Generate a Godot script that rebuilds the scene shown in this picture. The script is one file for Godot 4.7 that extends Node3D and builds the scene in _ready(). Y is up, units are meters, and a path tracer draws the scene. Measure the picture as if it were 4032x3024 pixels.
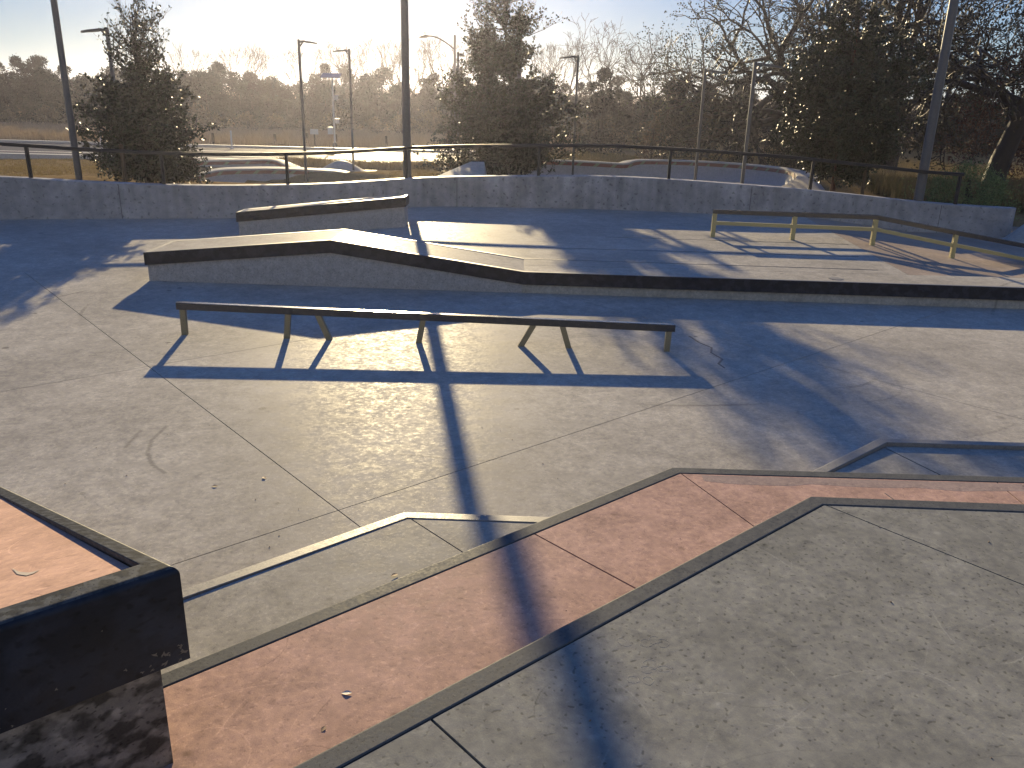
extends Node3D
# A concrete skate plaza seen from its stepped platform, low winter sun ahead.
# Units are metres, y is up, the camera stands at x = z = 0 and looks towards -z.

const SUN_AZ := 8.8      # degrees left of straight ahead
const SUN_EL := 13.9
# the wall round the back: x, z, foot, top
const WALL := [[-16.5, -14.6, 0.0, 1.0], [-13.2, -16.2, 0.0, 0.96], [-10.6, -17.1, 0.0, 0.862], [-8.9, -17.55, 0.0, 0.76], [-7.24, -17.9, 0.0, 0.70], [-5.6, -18.25, 0.0, 0.70], [-4.0, -18.5, 0.06, 0.76], [-2.42, -18.66, 0.26, 0.885], [-1.1, -18.74, 0.3, 0.955], [0.4, -18.82, 0.3, 0.995], [1.92, -18.86, 0.3, 1.025], [3.2, -18.75, 0.3, 1.01], [4.6, -18.55, 0.3, 0.965], [6.2, -18.55, 0.25, 0.885], [7.6, -18.72, 0.1, 0.77], [9.0, -18.7, 0.0, 0.655], [10.0, -18.45, 0.0, 0.625], [10.62, -18.2, 0.0, 0.625]]
var M := {}
var rng := RandomNumberGenerator.new()
var used := {}


# ------------------------------------------------------------------ mesh buffer
class MB:
	var v := PackedVector3Array()
	var n := PackedVector3Array()
	var c := PackedColorArray()
	var colored := false
	var col := Color(1, 1, 1)

	func tri(a: Vector3, b: Vector3, d: Vector3, nn: Vector3) -> void:
		if (b - a).cross(d - a).dot(nn) > 0.0:
			v.append(a); v.append(d); v.append(b)
		else:
			v.append(a); v.append(b); v.append(d)
		n.append(nn); n.append(nn); n.append(nn)
		if colored:
			c.append(col); c.append(col); c.append(col)

	func tri_s(a: Vector3, b: Vector3, d: Vector3, na: Vector3, nb: Vector3, nd: Vector3) -> void:
		if (b - a).cross(d - a).dot(na + nb + nd) > 0.0:
			v.append(a); v.append(d); v.append(b)
			n.append(na); n.append(nd); n.append(nb)
		else:
			v.append(a); v.append(b); v.append(d)
			n.append(na); n.append(nb); n.append(nd)
		if colored:
			c.append(col); c.append(col); c.append(col)

	func quad(a: Vector3, b: Vector3, d: Vector3, e: Vector3, outward: Vector3) -> void:
		var nn := (b - a).cross(d - a)
		if nn.length_squared() < 1e-14:
			nn = (d - a).cross(e - a)
		if nn.length_squared() < 1e-14:
			return
		nn = nn.normalized()
		if nn.dot(outward) < 0.0:
			nn = -nn
		tri(a, b, d, nn)
		tri(a, d, e, nn)

	func quad_s(a: Vector3, b: Vector3, d: Vector3, e: Vector3, na: Vector3, nb: Vector3, nd: Vector3, ne: Vector3) -> void:
		tri_s(a, b, d, na, nb, nd)
		tri_s(a, d, e, na, nd, ne)

	func box(center: Vector3, size: Vector3, basis := Basis()) -> void:
		var h := size * 0.5
		for axis in 3:
			for s in [-1.0, 1.0]:
				var nn := Vector3()
				nn[axis] = s
				var u := Vector3()
				var w := Vector3()
				u[(axis + 1) % 3] = h[(axis + 1) % 3]
				w[(axis + 2) % 3] = h[(axis + 2) % 3]
				var o := nn * h[axis]
				quad(center + basis * (o - u - w), center + basis * (o + u - w), center + basis * (o + u + w), center + basis * (o - u + w), basis * nn)

	func tube(pts: PackedVector3Array, radii: PackedFloat32Array, sides := 8, caps := true) -> void:
		var count := pts.size()
		if count < 2:
			return
		var rings: Array[PackedVector3Array] = []
		var norms: Array[PackedVector3Array] = []
		var ref := Vector3(0.31, 0.12, 0.94)
		for i in count:
			var d := (pts[mini(i + 1, count - 1)] - pts[maxi(i - 1, 0)]).normalized()
			var a := d.cross(ref)
			if a.length_squared() < 0.02:
				a = d.cross(Vector3(0.9, 0.3, 0.2))
			a = a.normalized()
			var b := d.cross(a).normalized()
			var ring := PackedVector3Array()
			var nr := PackedVector3Array()
			for k in sides:
				var t := TAU * k / sides
				var o := a * cos(t) + b * sin(t)
				ring.append(pts[i] + o * radii[i])
				nr.append(o)
			rings.append(ring)
			norms.append(nr)
		for i in count - 1:
			for k in sides:
				var k2 := (k + 1) % sides
				quad_s(rings[i][k], rings[i][k2], rings[i + 1][k2], rings[i + 1][k], norms[i][k], norms[i][k2], norms[i + 1][k2], norms[i + 1][k])
		if caps:
			for e in [0, count - 1]:
				var d := (pts[1] - pts[0]).normalized() * -1.0 if e == 0 else (pts[count - 1] - pts[count - 2]).normalized()
				for k in range(1, sides - 1):
					tri(rings[e][0], rings[e][k], rings[e][k + 1], d)

	# square bar with softened edges between two points
	func bar(a: Vector3, b: Vector3, w: float, h: float, up := Vector3.UP, r := 0.006) -> void:
		var d := (b - a).normalized()
		var side := d.cross(up).normalized()
		var u := side.cross(d).normalized()
		var prof := []
		for q in 4:
			var sx: float = [1.0, -1.0, -1.0, 1.0][q]
			var sy: float = [1.0, 1.0, -1.0, -1.0][q]
			for k in 4:
				var t := (q + k / 3.0) * PI / 2.0
				var nn := side * cos(t) + u * sin(t)
				prof.append([side * (sx * (w * 0.5 - r)) + u * (sy * (h * 0.5 - r)) + nn * r, nn])
		for i in prof.size():
			var j := (i + 1) % prof.size()
			quad_s(a + prof[i][0], a + prof[j][0], b + prof[j][0], b + prof[i][0], prof[i][1], prof[j][1], prof[j][1], prof[i][1])
		for k in range(1, prof.size() - 1):
			tri(a + prof[0][0], a + prof[k][0], a + prof[k + 1][0], -d)
			tri(b + prof[0][0], b + prof[k][0], b + prof[k + 1][0], d)

	# prism over a polygon given in (x, z); top follows the function of height
	func slab(poly: PackedVector2Array, top: Callable, bottom: Callable) -> void:
		var idx := Geometry2D.triangulate_polygon(poly)
		for i in range(0, idx.size(), 3):
			var t: Array[Vector3] = []
			for k in 3:
				var p := poly[idx[i + k]]
				t.append(Vector3(p.x, top.call(p), p.y))
			var nn := (t[1] - t[0]).cross(t[2] - t[0]).normalized()
			if nn.y < 0.0:
				nn = -nn
			tri(t[0], t[1], t[2], nn)
		var turn := 0.0
		for i in poly.size():
			var a := poly[i]
			var b := poly[(i + 1) % poly.size()]
			turn += a.cross(b)
		for i in poly.size():
			var a := poly[i]
			var b := poly[(i + 1) % poly.size()]
			var e := b - a
			var o := Vector2(e.y, -e.x) * signf(turn)
			quad(Vector3(a.x, top.call(a), a.y), Vector3(b.x, top.call(b), b.y), Vector3(b.x, bottom.call(b), b.y), Vector3(a.x, bottom.call(a), a.y), Vector3(o.x, 0, o.y))

	func mesh(m: Material) -> ArrayMesh:
		var a := []
		a.resize(Mesh.ARRAY_MAX)
		a[Mesh.ARRAY_VERTEX] = v
		a[Mesh.ARRAY_NORMAL] = n
		if colored:
			a[Mesh.ARRAY_COLOR] = c
		var uv := PackedVector2Array()
		uv.resize(v.size())
		for i in v.size():
			uv[i] = Vector2((v[i].x + 14.0) / 28.0, (v[i].z + 24.0) / 28.0)
		a[Mesh.ARRAY_TEX_UV] = uv
		a[Mesh.ARRAY_TEX_UV2] = uv
		var out := ArrayMesh.new()
		out.add_surface_from_arrays(Mesh.PRIMITIVE_TRIANGLES, a)
		out.surface_set_material(0, m)
		return out


# ------------------------------------------------------------------ nodes
func numbered(called: String) -> String:
	var k: int = used.get(called, 0)
	used[called] = k + 1
	return called if k == 0 else "%s_%03d" % [called, k]


func tag(o: Node3D, label: String, category: String, group := "", kind := "") -> Node3D:
	if label:
		o.set_meta("label", label)
	if category:
		o.set_meta("category", category)
	if group:
		o.set_meta("group", group)
	if kind:
		o.set_meta("kind", kind)
	return o


func thing(called: String, label: String, category: String, at := Vector3.ZERO, group := "") -> Node3D:
	var o := Node3D.new()
	o.name = numbered(called)
	add_child(o)
	o.position = at
	return tag(o, label, category, group)


func part(called: String, mb, m: Material, parent: Node3D) -> MeshInstance3D:
	var o := MeshInstance3D.new()
	o.name = called
	o.mesh = mb.mesh(m) if mb is MB else mb
	parent.add_child(o, true)
	return o


func structure(called: String, mb: MB, m: Material) -> MeshInstance3D:
	var o := MeshInstance3D.new()
	o.name = numbered(called)
	o.mesh = mb.mesh(m)
	o.set_meta("kind", "structure")
	add_child(o)
	return o


func dup(src: Node3D, at: Vector3, turn: float, size: float, label: String) -> Node3D:
	var o: Node3D = src.duplicate()
	o.name = numbered(String(src.name).rstrip("0123456789").trim_suffix("_"))
	add_child(o)
	o.position = at
	o.rotation.y = turn
	o.scale = Vector3.ONE * size
	o.set_meta("label", label)
	return o


# ------------------------------------------------------------------ textures
func lin(r: float, g: float, b: float) -> Color:
	return Color(r, g, b).linear_to_srgb()


func noise(s: int, freq: float, octaves: int, kind := FastNoiseLite.TYPE_SIMPLEX_SMOOTH) -> FastNoiseLite:
	var f := FastNoiseLite.new()
	f.seed = s
	f.frequency = freq
	f.noise_type = kind
	f.fractal_type = FastNoiseLite.FRACTAL_FBM if octaves > 1 else FastNoiseLite.FRACTAL_NONE
	f.fractal_octaves = octaves
	return f


func gray(size: int, f: FastNoiseLite) -> PackedByteArray:
	var im := f.get_seamless_image(size, size, false, false, 0.12, true)
	im.convert(Image.FORMAT_L8)
	return im.get_data()


func tex(size: int, data: PackedByteArray, fmt := Image.FORMAT_L8) -> ImageTexture:
	var im := Image.create_from_data(size, size, false, fmt, data)
	return ImageTexture.create_from_image(im)


# fine concrete: returns [albedo, normal, roughness]
func concrete_maps(s: int, fleck: float, pits: float) -> Array:
	var size := 768
	var grain := gray(size, noise(s, 0.22, 2))
	var mid := gray(size, noise(s + 1, 0.035, 4))
	var big := gray(size, noise(s + 2, 0.011, 3))
	var spot := gray(size, noise(s + 3, 0.075, 1))
	var flake := gray(size, noise(s + 4, 0.055, 3))
	var al := PackedByteArray(); al.resize(size * size * 3)
	var ro := PackedByteArray(); ro.resize(size * size)
	var hi := PackedByteArray(); hi.resize(size * size)
	for i in size * size:
		var g := grain[i] / 255.0 - 0.5
		var m := mid[i] / 255.0 - 0.5
		var b := big[i] / 255.0 - 0.5
		var val := 0.88 + g * 0.07 + m * 0.15 + b * 0.12
		var f := flake[i] / 255.0
		var rough := 0.54 + m * 0.26 + b * 0.2
		if f > 0.70:
			val += fleck * minf((f - 0.70) * 8.0, 1.0)
			rough -= 0.08
		var p := spot[i] / 255.0
		var h := 0.5 + g * 0.35 + m * 0.5
		if p < 0.20:
			val -= pits * minf((0.20 - p) * 9.0, 1.0)
			h -= 0.15
		val = clampf(val, 0.05, 1.0)
		var k := int(val * 255.0)
		al[i * 3] = k
		al[i * 3 + 1] = k
		al[i * 3 + 2] = mini(255, int(val * 255.0 * (1.0 - m * 0.05)))
		ro[i] = int(clampf(rough, 0.2, 1.0) * 255.0)
		hi[i] = int(clampf(h, 0.0, 1.0) * 255.0)
	var him := Image.create_from_data(size, size, false, Image.FORMAT_L8, hi)
	him.convert(Image.FORMAT_RGBA8)
	him.bump_map_to_normal_map(3.0)
	return [tex(size, al, Image.FORMAT_RGB8), ImageTexture.create_from_image(him), tex(size, ro)]


# old form-faced concrete with large pale and dark blotches
func blotchy_maps(s: int, least: float) -> Array:
	var m := concrete_maps(s, 0.0, 0.35)
	var size := 768
	var big := gray(size, noise(s + 9, 0.012, 4))
	var al: Image = m[0].get_image()
	var px := al.get_data()
	for i in size * size:
		var k := lerpf(least, 1.0, smoothstep(0.40, 0.66, big[i] / 255.0))
		for c in 3: px[i * 3 + c] = int(px[i * 3 + c] * k)
	m[0] = tex(size, px, Image.FORMAT_RGB8)
	return m


# cast wall with rain streaks and form marks
func streaky_maps(s: int) -> Array:
	var m := concrete_maps(s, 0.0, 0.2)
	var size := 768
	var al: Image = m[0].get_image()
	var px := al.get_data()
	var f := noise(s + 20, 0.02, 3)
	var g := noise(s + 21, 0.006, 2)
	for y in size:
		var fade := pow(sin(PI * y / size), 0.35)
		for x in size:
			var k := 0.90 + 0.13 * f.get_noise_2d(x * 1.6, y * 0.07) * fade + 0.16 * g.get_noise_2d(x, y) * fade
			var i := (y * size + x) * 3
			for c in 3: px[i + c] = int(clampf(px[i + c] * k * 1.08, 0, 255))
	m[0] = tex(size, px, Image.FORMAT_RGB8)
	return m


# close wear of the steps, 7 m across: soft dark spots, pale scratches, scuffs
func wear_map() -> ImageTexture:
	var size := 2048
	var im := noise(171, 0.009, 5).get_image(size, size, false, false, true)
	im.convert(Image.FORMAT_L8)
	var a := im.get_data()
	var out := PackedByteArray(); out.resize(size * size)
	for i in size * size:
		out[i] = 218 + (a[i] >> 3) - 8
	var r := RandomNumberGenerator.new()
	r.seed = 15
	for k in 2600:
		var cx := r.randi_range(12, size - 13)
		var cy := r.randi_range(12, size - 13)
		var rx := r.randf_range(1.5, 5.5)
		var ry := rx * r.randf_range(0.5, 1.0)
		var d := r.randf_range(6.0, 34.0)
		if k % 3 == 0: d = -r.randf_range(8.0, 26.0)
		for yy in range(-6, 7):
			for xx in range(-6, 7):
				var q := (xx * xx) / (rx * rx) + (yy * yy) / (ry * ry)
				if q < 1.3:
					var j := (cy + yy) * size + cx + xx
					out[j] = clampi(out[j] - int(d * (1.0 - q / 1.3)), 30, 255)
	for k in 900:
		var x := r.randf() * size
		var y := r.randf() * size
		var ang := r.randf() * TAU
		var bend := r.randf_range(-0.03, 0.03)
		var d := r.randf_range(10.0, 42.0) if k % 4 else -r.randf_range(15.0, 40.0)
		var len := r.randi_range(8, 90) if k % 9 else r.randi_range(100, 330)
		for t in len:
			x += cos(ang); y += sin(ang); ang += bend
			var xi := int(x); var yi := int(y)
			if xi < 0 or yi < 0 or xi >= size - 1 or yi >= size: break
			var j := yi * size + xi
			out[j] = clampi(out[j] + int(d * sin(PI * t / len)), 20, 255)
	return tex(size, out)


# wide stains of the whole plaza, 28 m across, laid over the fine maps
func stain_map() -> ImageTexture:
	var size := 2048
	var im := noise(71, 0.006, 5).get_image(size, size, false, false, true)
	im.convert(Image.FORMAT_L8)
	var a := im.get_data()
	var im2 := noise(72, 0.035, 3).get_image(size, size, false, false, true)
	im2.convert(Image.FORMAT_L8)
	var b := im2.get_data()
	var lut := PackedByteArray(); lut.resize(511)
	for i in 511:
		var t := (i - 255) / 255.0
		lut[i] = int(clampf(0.92 + t * 0.15, 0.0, 1.0) * 255.0)
	var out := PackedByteArray(); out.resize(size * size)
	for i in size * size:
		out[i] = lut[a[i] + (b[i] >> 1) + 64]
	# skid marks, scuffs and scratches
	var r := RandomNumberGenerator.new()
	r.seed = 5
	for k in 150:
		var x := r.randf() * size
		var y := r.randf_range(0.35, 1.0) * size
		var ang := r.randf() * TAU
		var bend := r.randf_range(-0.02, 0.02)
		var len := r.randi_range(20, 170)
		var dark := r.randf_range(-26.0, 16.0) if k % 5 else r.randf_range(-48.0, -25.0)
		var wide := 1 if k % 5 else 2
		for s in len:
			x += cos(ang); y += sin(ang); ang += bend
			var fade := sin(PI * s / len)
			for w in wide + 1:
				var xi := int(x + w * sin(ang)); var yi := int(y - w * cos(ang))
				if xi < 0 or yi < 0 or xi >= size or yi >= size: continue
				var j := yi * size + xi
				out[j] = int(clampf(out[j] + dark * fade * 0.7, 0, 255))
	for line in [[Vector2(-2.83, -6.27), Vector2(-2.83, -6.0), Vector2(-2.75, -5.73), Vector2(-2.63, -5.53), Vector2(-2.48, -5.39)], [Vector2(-2.99, -6.17), Vector2(-2.97, -5.92), Vector2(-2.96, -5.82)], [Vector2(-0.85, -5.83), Vector2(-0.42, -5.76), Vector2(-0.24, -5.74), Vector2(-0.05, -5.80)]]:
		for i in line.size() - 1:
			for t in 60:
				var q: Vector2 = line[i].lerp(line[i + 1], t / 60.0)
				var j := int((q.y + 24.0) / 28.0 * size) * size + int((q.x + 14.0) / 28.0 * size)
				for w in 2:
					out[j + w] = mini(out[j + w], 203)
	for k in 260:   # small spots: gum, drips
		var cx := r.randi_range(4, size - 5)
		var cy := r.randi_range(int(size * 0.3), size - 5)
		var rad := r.randf_range(1.0, 3.0)
		var d := r.randf_range(20.0, 70.0)
		for yy in range(-3, 4):
			for xx in range(-3, 4):
				if xx * xx + yy * yy <= rad * rad:
					var j := (cy + yy) * size + cx + xx
					out[j] = maxi(out[j] - int(d), 20)
	return tex(size, out)


func surface(color: Color, maps: Array, scale: float, bump: float, rough: float, spec := 0.5, metal := 0.0, stains: Texture2D = null) -> StandardMaterial3D:
	var m := StandardMaterial3D.new()
	m.albedo_color = color
	m.roughness = rough
	m.metallic = metal
	m.metallic_specular = spec
	if maps.size():
		m.albedo_texture = maps[0]
		m.normal_enabled = bump > 0.0
		if bump > 0.0:
			m.normal_texture = maps[1]
			m.normal_scale = bump
		m.roughness_texture = maps[2]
		m.uv1_triplanar = true
		m.uv1_world_triplanar = true
		m.uv1_scale = Vector3.ONE / scale
	if stains:
		m.detail_enabled = true
		m.detail_albedo = stains
		m.detail_uv_layer = BaseMaterial3D.DETAIL_UV_2
		m.detail_blend_mode = BaseMaterial3D.BLEND_MODE_MUL
	return m


func plain(color: Color, rough: float, metal := 0.0, spec := 0.5) -> StandardMaterial3D:
	var m := StandardMaterial3D.new()
	m.albedo_color = color
	m.roughness = rough
	m.metallic = metal
	m.metallic_specular = spec
	return m


func leafy(rough: float, through: float, spec := 0.5) -> StandardMaterial3D:
	var m := StandardMaterial3D.new()
	m.vertex_color_use_as_albedo = true
	m.roughness = rough
	m.metallic_specular = spec
	m.cull_mode = BaseMaterial3D.CULL_DISABLED
	if through > 0.0:
		m.backlight_enabled = true
		m.backlight = Color(through, through, through * 0.6)
	return m


# ------------------------------------------------------------------ sky
func sun_dir() -> Vector3:
	var a := deg_to_rad(SUN_AZ)
	var e := deg_to_rad(SUN_EL)
	return Vector3(-sin(a) * cos(e), sin(e), -cos(a) * cos(e))


func sky_picture() -> ImageTexture:
	var w := 2048
	var h := 1024
	var data := PackedFloat32Array(); data.resize(w * h * 3)
	var sd := sun_dir()
	var wisps := noise(33, 1.0, 5)
	var wide := noise(34, 1.0, 3)
	# thin bands of high cloud: from azimuth, elevation to azimuth, elevation, half width (degrees), strength
	var bands := [[-33.0, 4.75, -23.0, 4.1, 0.22, 0.85], [-36.0, 3.6, -25.5, 3.25, 0.20, 0.6], [-21.5, 3.95, -13.6, 2.95, 0.22, 1.0], [-20.5, 4.3, -17.5, 4.2, 0.12, 0.4], [13.4, 6.6, 16.0, 6.75, 0.16, 0.9], [15.5, 5.6, 17.0, 5.7, 0.10, 0.3], [-52.0, 7.0, -34.0, 6.0, 0.4, 0.7], [30.0, 9.0, 48.0, 8.0, 0.4, 0.6], [60.0, 12.0, 85.0, 10.0, 0.6, 0.6], [-95.0, 13.0, -66.0, 10.0, 0.6, 0.6]]
	var zenith := Vector3(0.016, 0.048, 0.14)
	var high := Vector3(0.05, 0.108, 0.232)
	var mid := Vector3(0.162, 0.180, 0.203)
	var low := Vector3(0.285, 0.235, 0.155)
	for y in h:
		var el := (0.5 - (y + 0.5) / h) * PI
		var sy := sin(el)
		var cy := cos(el)
		var up := maxf(sy, 0.0)
		var base := low.lerp(mid, smoothstep(0.005, 0.14, up))
		base = base.lerp(high, smoothstep(0.10, 0.46, up))
		base = base.lerp(zenith, smoothstep(0.35, 1.0, up))
		if el < 0.0:
			base = low.lerp(Vector3(0.05, 0.045, 0.04), smoothstep(0.0, 0.25, -sy))
		for x in w:
			var az := ((x + 0.5) / w - 0.5) * TAU
			var d := Vector3(sin(az) * cy, sy, -cos(az) * cy)
			var c := base
			var ca := clampf(d.dot(sd), -1.0, 1.0)
			# the sky opposite the sun is bluer, towards it paler
			var side := ca * 0.5 + 0.5
			c = c.lerp(Vector3(c.x * 0.46, c.y * 0.74, c.z * 1.12), 1.0 - smoothstep(0.40, 0.95, side))
			if ca > 0.3 and el > -0.1:
				var ang := rad_to_deg(acos(ca))
				var g := 1.9 * exp(-ang / 2.6) + 0.26 * exp(-ang / 4.6) + 0.04 * exp(-ang / 20.0)
				c += Vector3(1.0, 0.91, 0.74) * g
			if el > 0.005 and el < 0.9 and ca > -0.2:
				# thin cirrus streaks on a layer far above
				var px := d.x / (sy + 0.06)
				var pz := d.z / (sy + 0.06)
				var n1 := wisps.get_noise_2d(px * 0.16 + 3.0 + pz * 0.05, pz * 0.75 + px * 0.10)
				var n2 := wide.get_noise_2d(px * 0.10 + 9.0, pz * 0.16)
				var k := smoothstep(0.12, 0.52, n1) * smoothstep(-0.05, 0.35, n2) * smoothstep(0.02, 0.06, el)
				var warm := Vector3(0.62, 0.50, 0.36).lerp(Vector3(0.60, 0.60, 0.60), smoothstep(0.02, 0.14, el))
				c = c.lerp(warm + Vector3.ONE * 0.12 * side, k * 0.55)
			if el > 0.02 and el < 0.3:
				var ad := rad_to_deg(az)
				var ed := rad_to_deg(el)
				for b in bands:
					var t: float = (ad - b[0]) / (b[2] - b[0])
					if t < 0.0 or t > 1.0: continue
					var off: float = absf(ed - lerpf(b[1], b[3], t) + wide.get_noise_2d(ad * 0.5, b[1] * 9.0) * 0.22) / (b[4] * 1.8)
					if off > 2.0: continue
					var k: float = exp(-off * off) * sin(PI * pow(t, 0.7)) * b[5] * (0.65 + 0.9 * wisps.get_noise_2d(ad * 0.6, ed * 4.0))
					c = c.lerp(Vector3(0.50, 0.35, 0.20).lerp(Vector3(0.42, 0.40, 0.37), smoothstep(3.5, 6.0, ed)) + Vector3.ONE * 0.03, clampf(k * 1.5, 0.0, 1.0) * 0.9)
			var j := (y * w + x) * 3
			data[j] = c.x
			data[j + 1] = c.y
			data[j + 2] = c.z
	var im := Image.create_from_data(w, h, false, Image.FORMAT_RGBF, data.to_byte_array())
	return ImageTexture.create_from_image(im)


# ------------------------------------------------------------------ sweeps
# profile: array of [out, y, nout, ny]; path with its outward side to the right of its direction seen from above
func sweep(mb: MB, path: PackedVector3Array, prof: Array, caps := true) -> void:
	var frames := []
	var count := path.size()
	for i in count:
		var d0 := Vector3()
		var d1 := Vector3()
		if i > 0:
			d0 = path[i] - path[i - 1]; d0.y = 0; d0 = d0.normalized()
		if i < count - 1:
			d1 = path[i + 1] - path[i]; d1.y = 0; d1 = d1.normalized()
		if i == 0: d0 = d1
		if i == count - 1: d1 = d0
		var o0 := Vector3(d0.z, 0, -d0.x)
		var o1 := Vector3(d1.z, 0, -d1.x)
		var m := (o0 + o1).normalized()
		var k := 1.0 / maxf(m.dot(o0), 0.3)
		frames.append([m * k, o0, o1])
	for i in count - 1:
		var oo: Vector3 = frames[i][2]
		for p in prof.size() - 1:
			var a: Array = prof[p]
			var b: Array = prof[p + 1]
			if absf(a[0] - b[0]) + absf(a[1] - b[1]) < 1e-6: continue
			var na: Vector3 = (oo * a[2] + Vector3.UP * a[3]).normalized()
			var nb: Vector3 = (oo * b[2] + Vector3.UP * b[3]).normalized()
			var f0: Vector3 = frames[i][0]
			var f1: Vector3 = frames[i + 1][0]
			mb.quad_s(path[i] + f0 * a[0] + Vector3.UP * a[1], path[i + 1] + f1 * a[0] + Vector3.UP * a[1], path[i + 1] + f1 * b[0] + Vector3.UP * b[1], path[i] + f0 * b[0] + Vector3.UP * b[1], na, na, nb, nb)
	if caps:
		for e in [0, count - 1]:
			var poly := PackedVector2Array()
			for p in prof:
				var q := Vector2(p[0], p[1])
				if poly.is_empty() or poly[poly.size() - 1].distance_to(q) > 1e-5:
					poly.append(q)
			if poly[0].distance_to(poly[poly.size() - 1]) < 1e-5:
				poly.remove_at(poly.size() - 1)
			var idx := Geometry2D.triangulate_polygon(poly)
			var f: Vector3 = frames[e][0]
			var d: Vector3 = path[1] - path[0] if e == 0 else path[count - 1] - path[count - 2]
			d = -d if e == 0 else d
			for i in range(0, idx.size(), 3):
				var t: Array[Vector3] = []
				for k in 3:
					t.append(path[e] + f * poly[idx[i + k]].x + Vector3.UP * poly[idx[i + k]].y)
				mb.tri(t[0], t[1], t[2], d.normalized())


# steel angle: top strip `w` wide, face `deep`, nose radius r, proud by `lift`; out = 0 is the nose
func angle_profile(w: float, deep: float, r: float, lift: float, back_r := 0.004) -> Array:
	var p := []
	p.append([0.0, -deep, 1.0, 0.0])
	p.append([0.0, lift - r, 1.0, 0.0])
	for k in range(1, 6):
		var t := k / 5.0 * PI / 2.0
		p.append([-r + r * cos(t), lift - r + r * sin(t), cos(t), sin(t)])
	for k in range(0, 5):
		var t := PI / 2.0 + k / 4.0 * PI / 2.0
		p.append([-w + back_r + back_r * cos(t), lift - back_r + back_r * sin(t), cos(t), sin(t)])
	p.append([-w, -0.03, -1.0, 0.0])
	p.append([-w, -0.03, 0.0, -1.0])
	p.append([-0.012, -0.03, 0.0, -1.0])
	p.append([-0.012, -0.03, -1.0, 0.0])
	p.append([-0.012, -deep, -1.0, 0.0])
	p.append([-0.012, -deep, 0.0, -1.0])
	p.append([0.0, -deep, 0.0, -1.0])
	return p


func face_profile(deep: float, r: float, lift: float) -> Array:
	var p := [[0.0, -deep, 1.0, 0.0], [0.0, lift - r, 1.0, 0.0]]
	for k in range(1, 4):
		var t := k / 5.0 * PI / 2.0
		p.append([-r + r * cos(t), lift - r + r * sin(t), cos(t), sin(t)])
	var e: Array = p[p.size() - 1]
	p.append([-0.014, e[1], 0.0, 1.0])
	p.append([-0.014, e[1], -1.0, 0.0])
	p.append([-0.014, -deep, -1.0, 0.0])
	p.append([-0.014, -deep, 0.0, -1.0])
	p.append([0.0, -deep, 0.0, -1.0])
	return p


func top_profile(w: float, r: float, lift: float) -> Array:
	var t0 := 3.0 / 5.0 * PI / 2.0
	var p := [[-0.02, lift - 0.02, 1.0, 0.0], [-0.015, lift - r + r * sin(t0), cos(t0), sin(t0)]]
	for k in range(3, 6):
		var t := k / 5.0 * PI / 2.0
		p.append([-r + r * cos(t), lift - r + r * sin(t), cos(t), sin(t)])
	for k in range(0, 5):
		var t := PI / 2.0 + k / 4.0 * PI / 2.0
		p.append([-w + 0.004 + 0.004 * cos(t), lift - 0.004 + 0.004 * sin(t), cos(t), sin(t)])
	p.append([-w, lift - 0.02, -1.0, 0.0])
	p.append([-w, lift - 0.02, 0.0, -1.0])
	p.append([-0.02, lift - 0.02, 0.0, -1.0])
	return p


func strip(a: Vector2, b: Vector2, w: float) -> PackedVector2Array:
	var d := (b - a).normalized()
	var o := Vector2(d.y, -d.x) * w * 0.5
	return PackedVector2Array([a - o, b - o, b + o, a + o])


func cut(polys: Array, cuts: Array) -> Array:
	for s in cuts:
		var out := []
		for p in polys:
			for q in Geometry2D.clip_polygons(p, s):
				if not Geometry2D.is_polygon_clockwise(q) or q.size() > 2:
					out.append(q)
		polys = out
	return polys


func inset(poly: PackedVector2Array, d: float) -> PackedVector2Array:
	var r := Geometry2D.offset_polygon(poly, -d, Geometry2D.JOIN_MITER)
	return r[0] if r.size() else poly


func smooth(pts: PackedVector3Array, per: int) -> PackedVector3Array:
	var out := PackedVector3Array()
	var n := pts.size()
	for i in n - 1:
		var p0 := pts[maxi(i - 1, 0)]
		var p1 := pts[i]
		var p2 := pts[i + 1]
		var p3 := pts[mini(i + 2, n - 1)]
		for k in per:
			out.append(p1.cubic_interpolate(p2, p0, p3, float(k) / per))
	out.append(pts[n - 1])
	return out


# ------------------------------------------------------------------ the place
func back_floor(x: float, z: float) -> float:
	var xb := 5.76 + 0.09 * (-z - 12.0)
	if x > xb:
		return maxf(0.0, 0.3 - 0.125 * (x - xb))
	return 0.3 * smoothstep(-5.3, -1.5, x)


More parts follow.
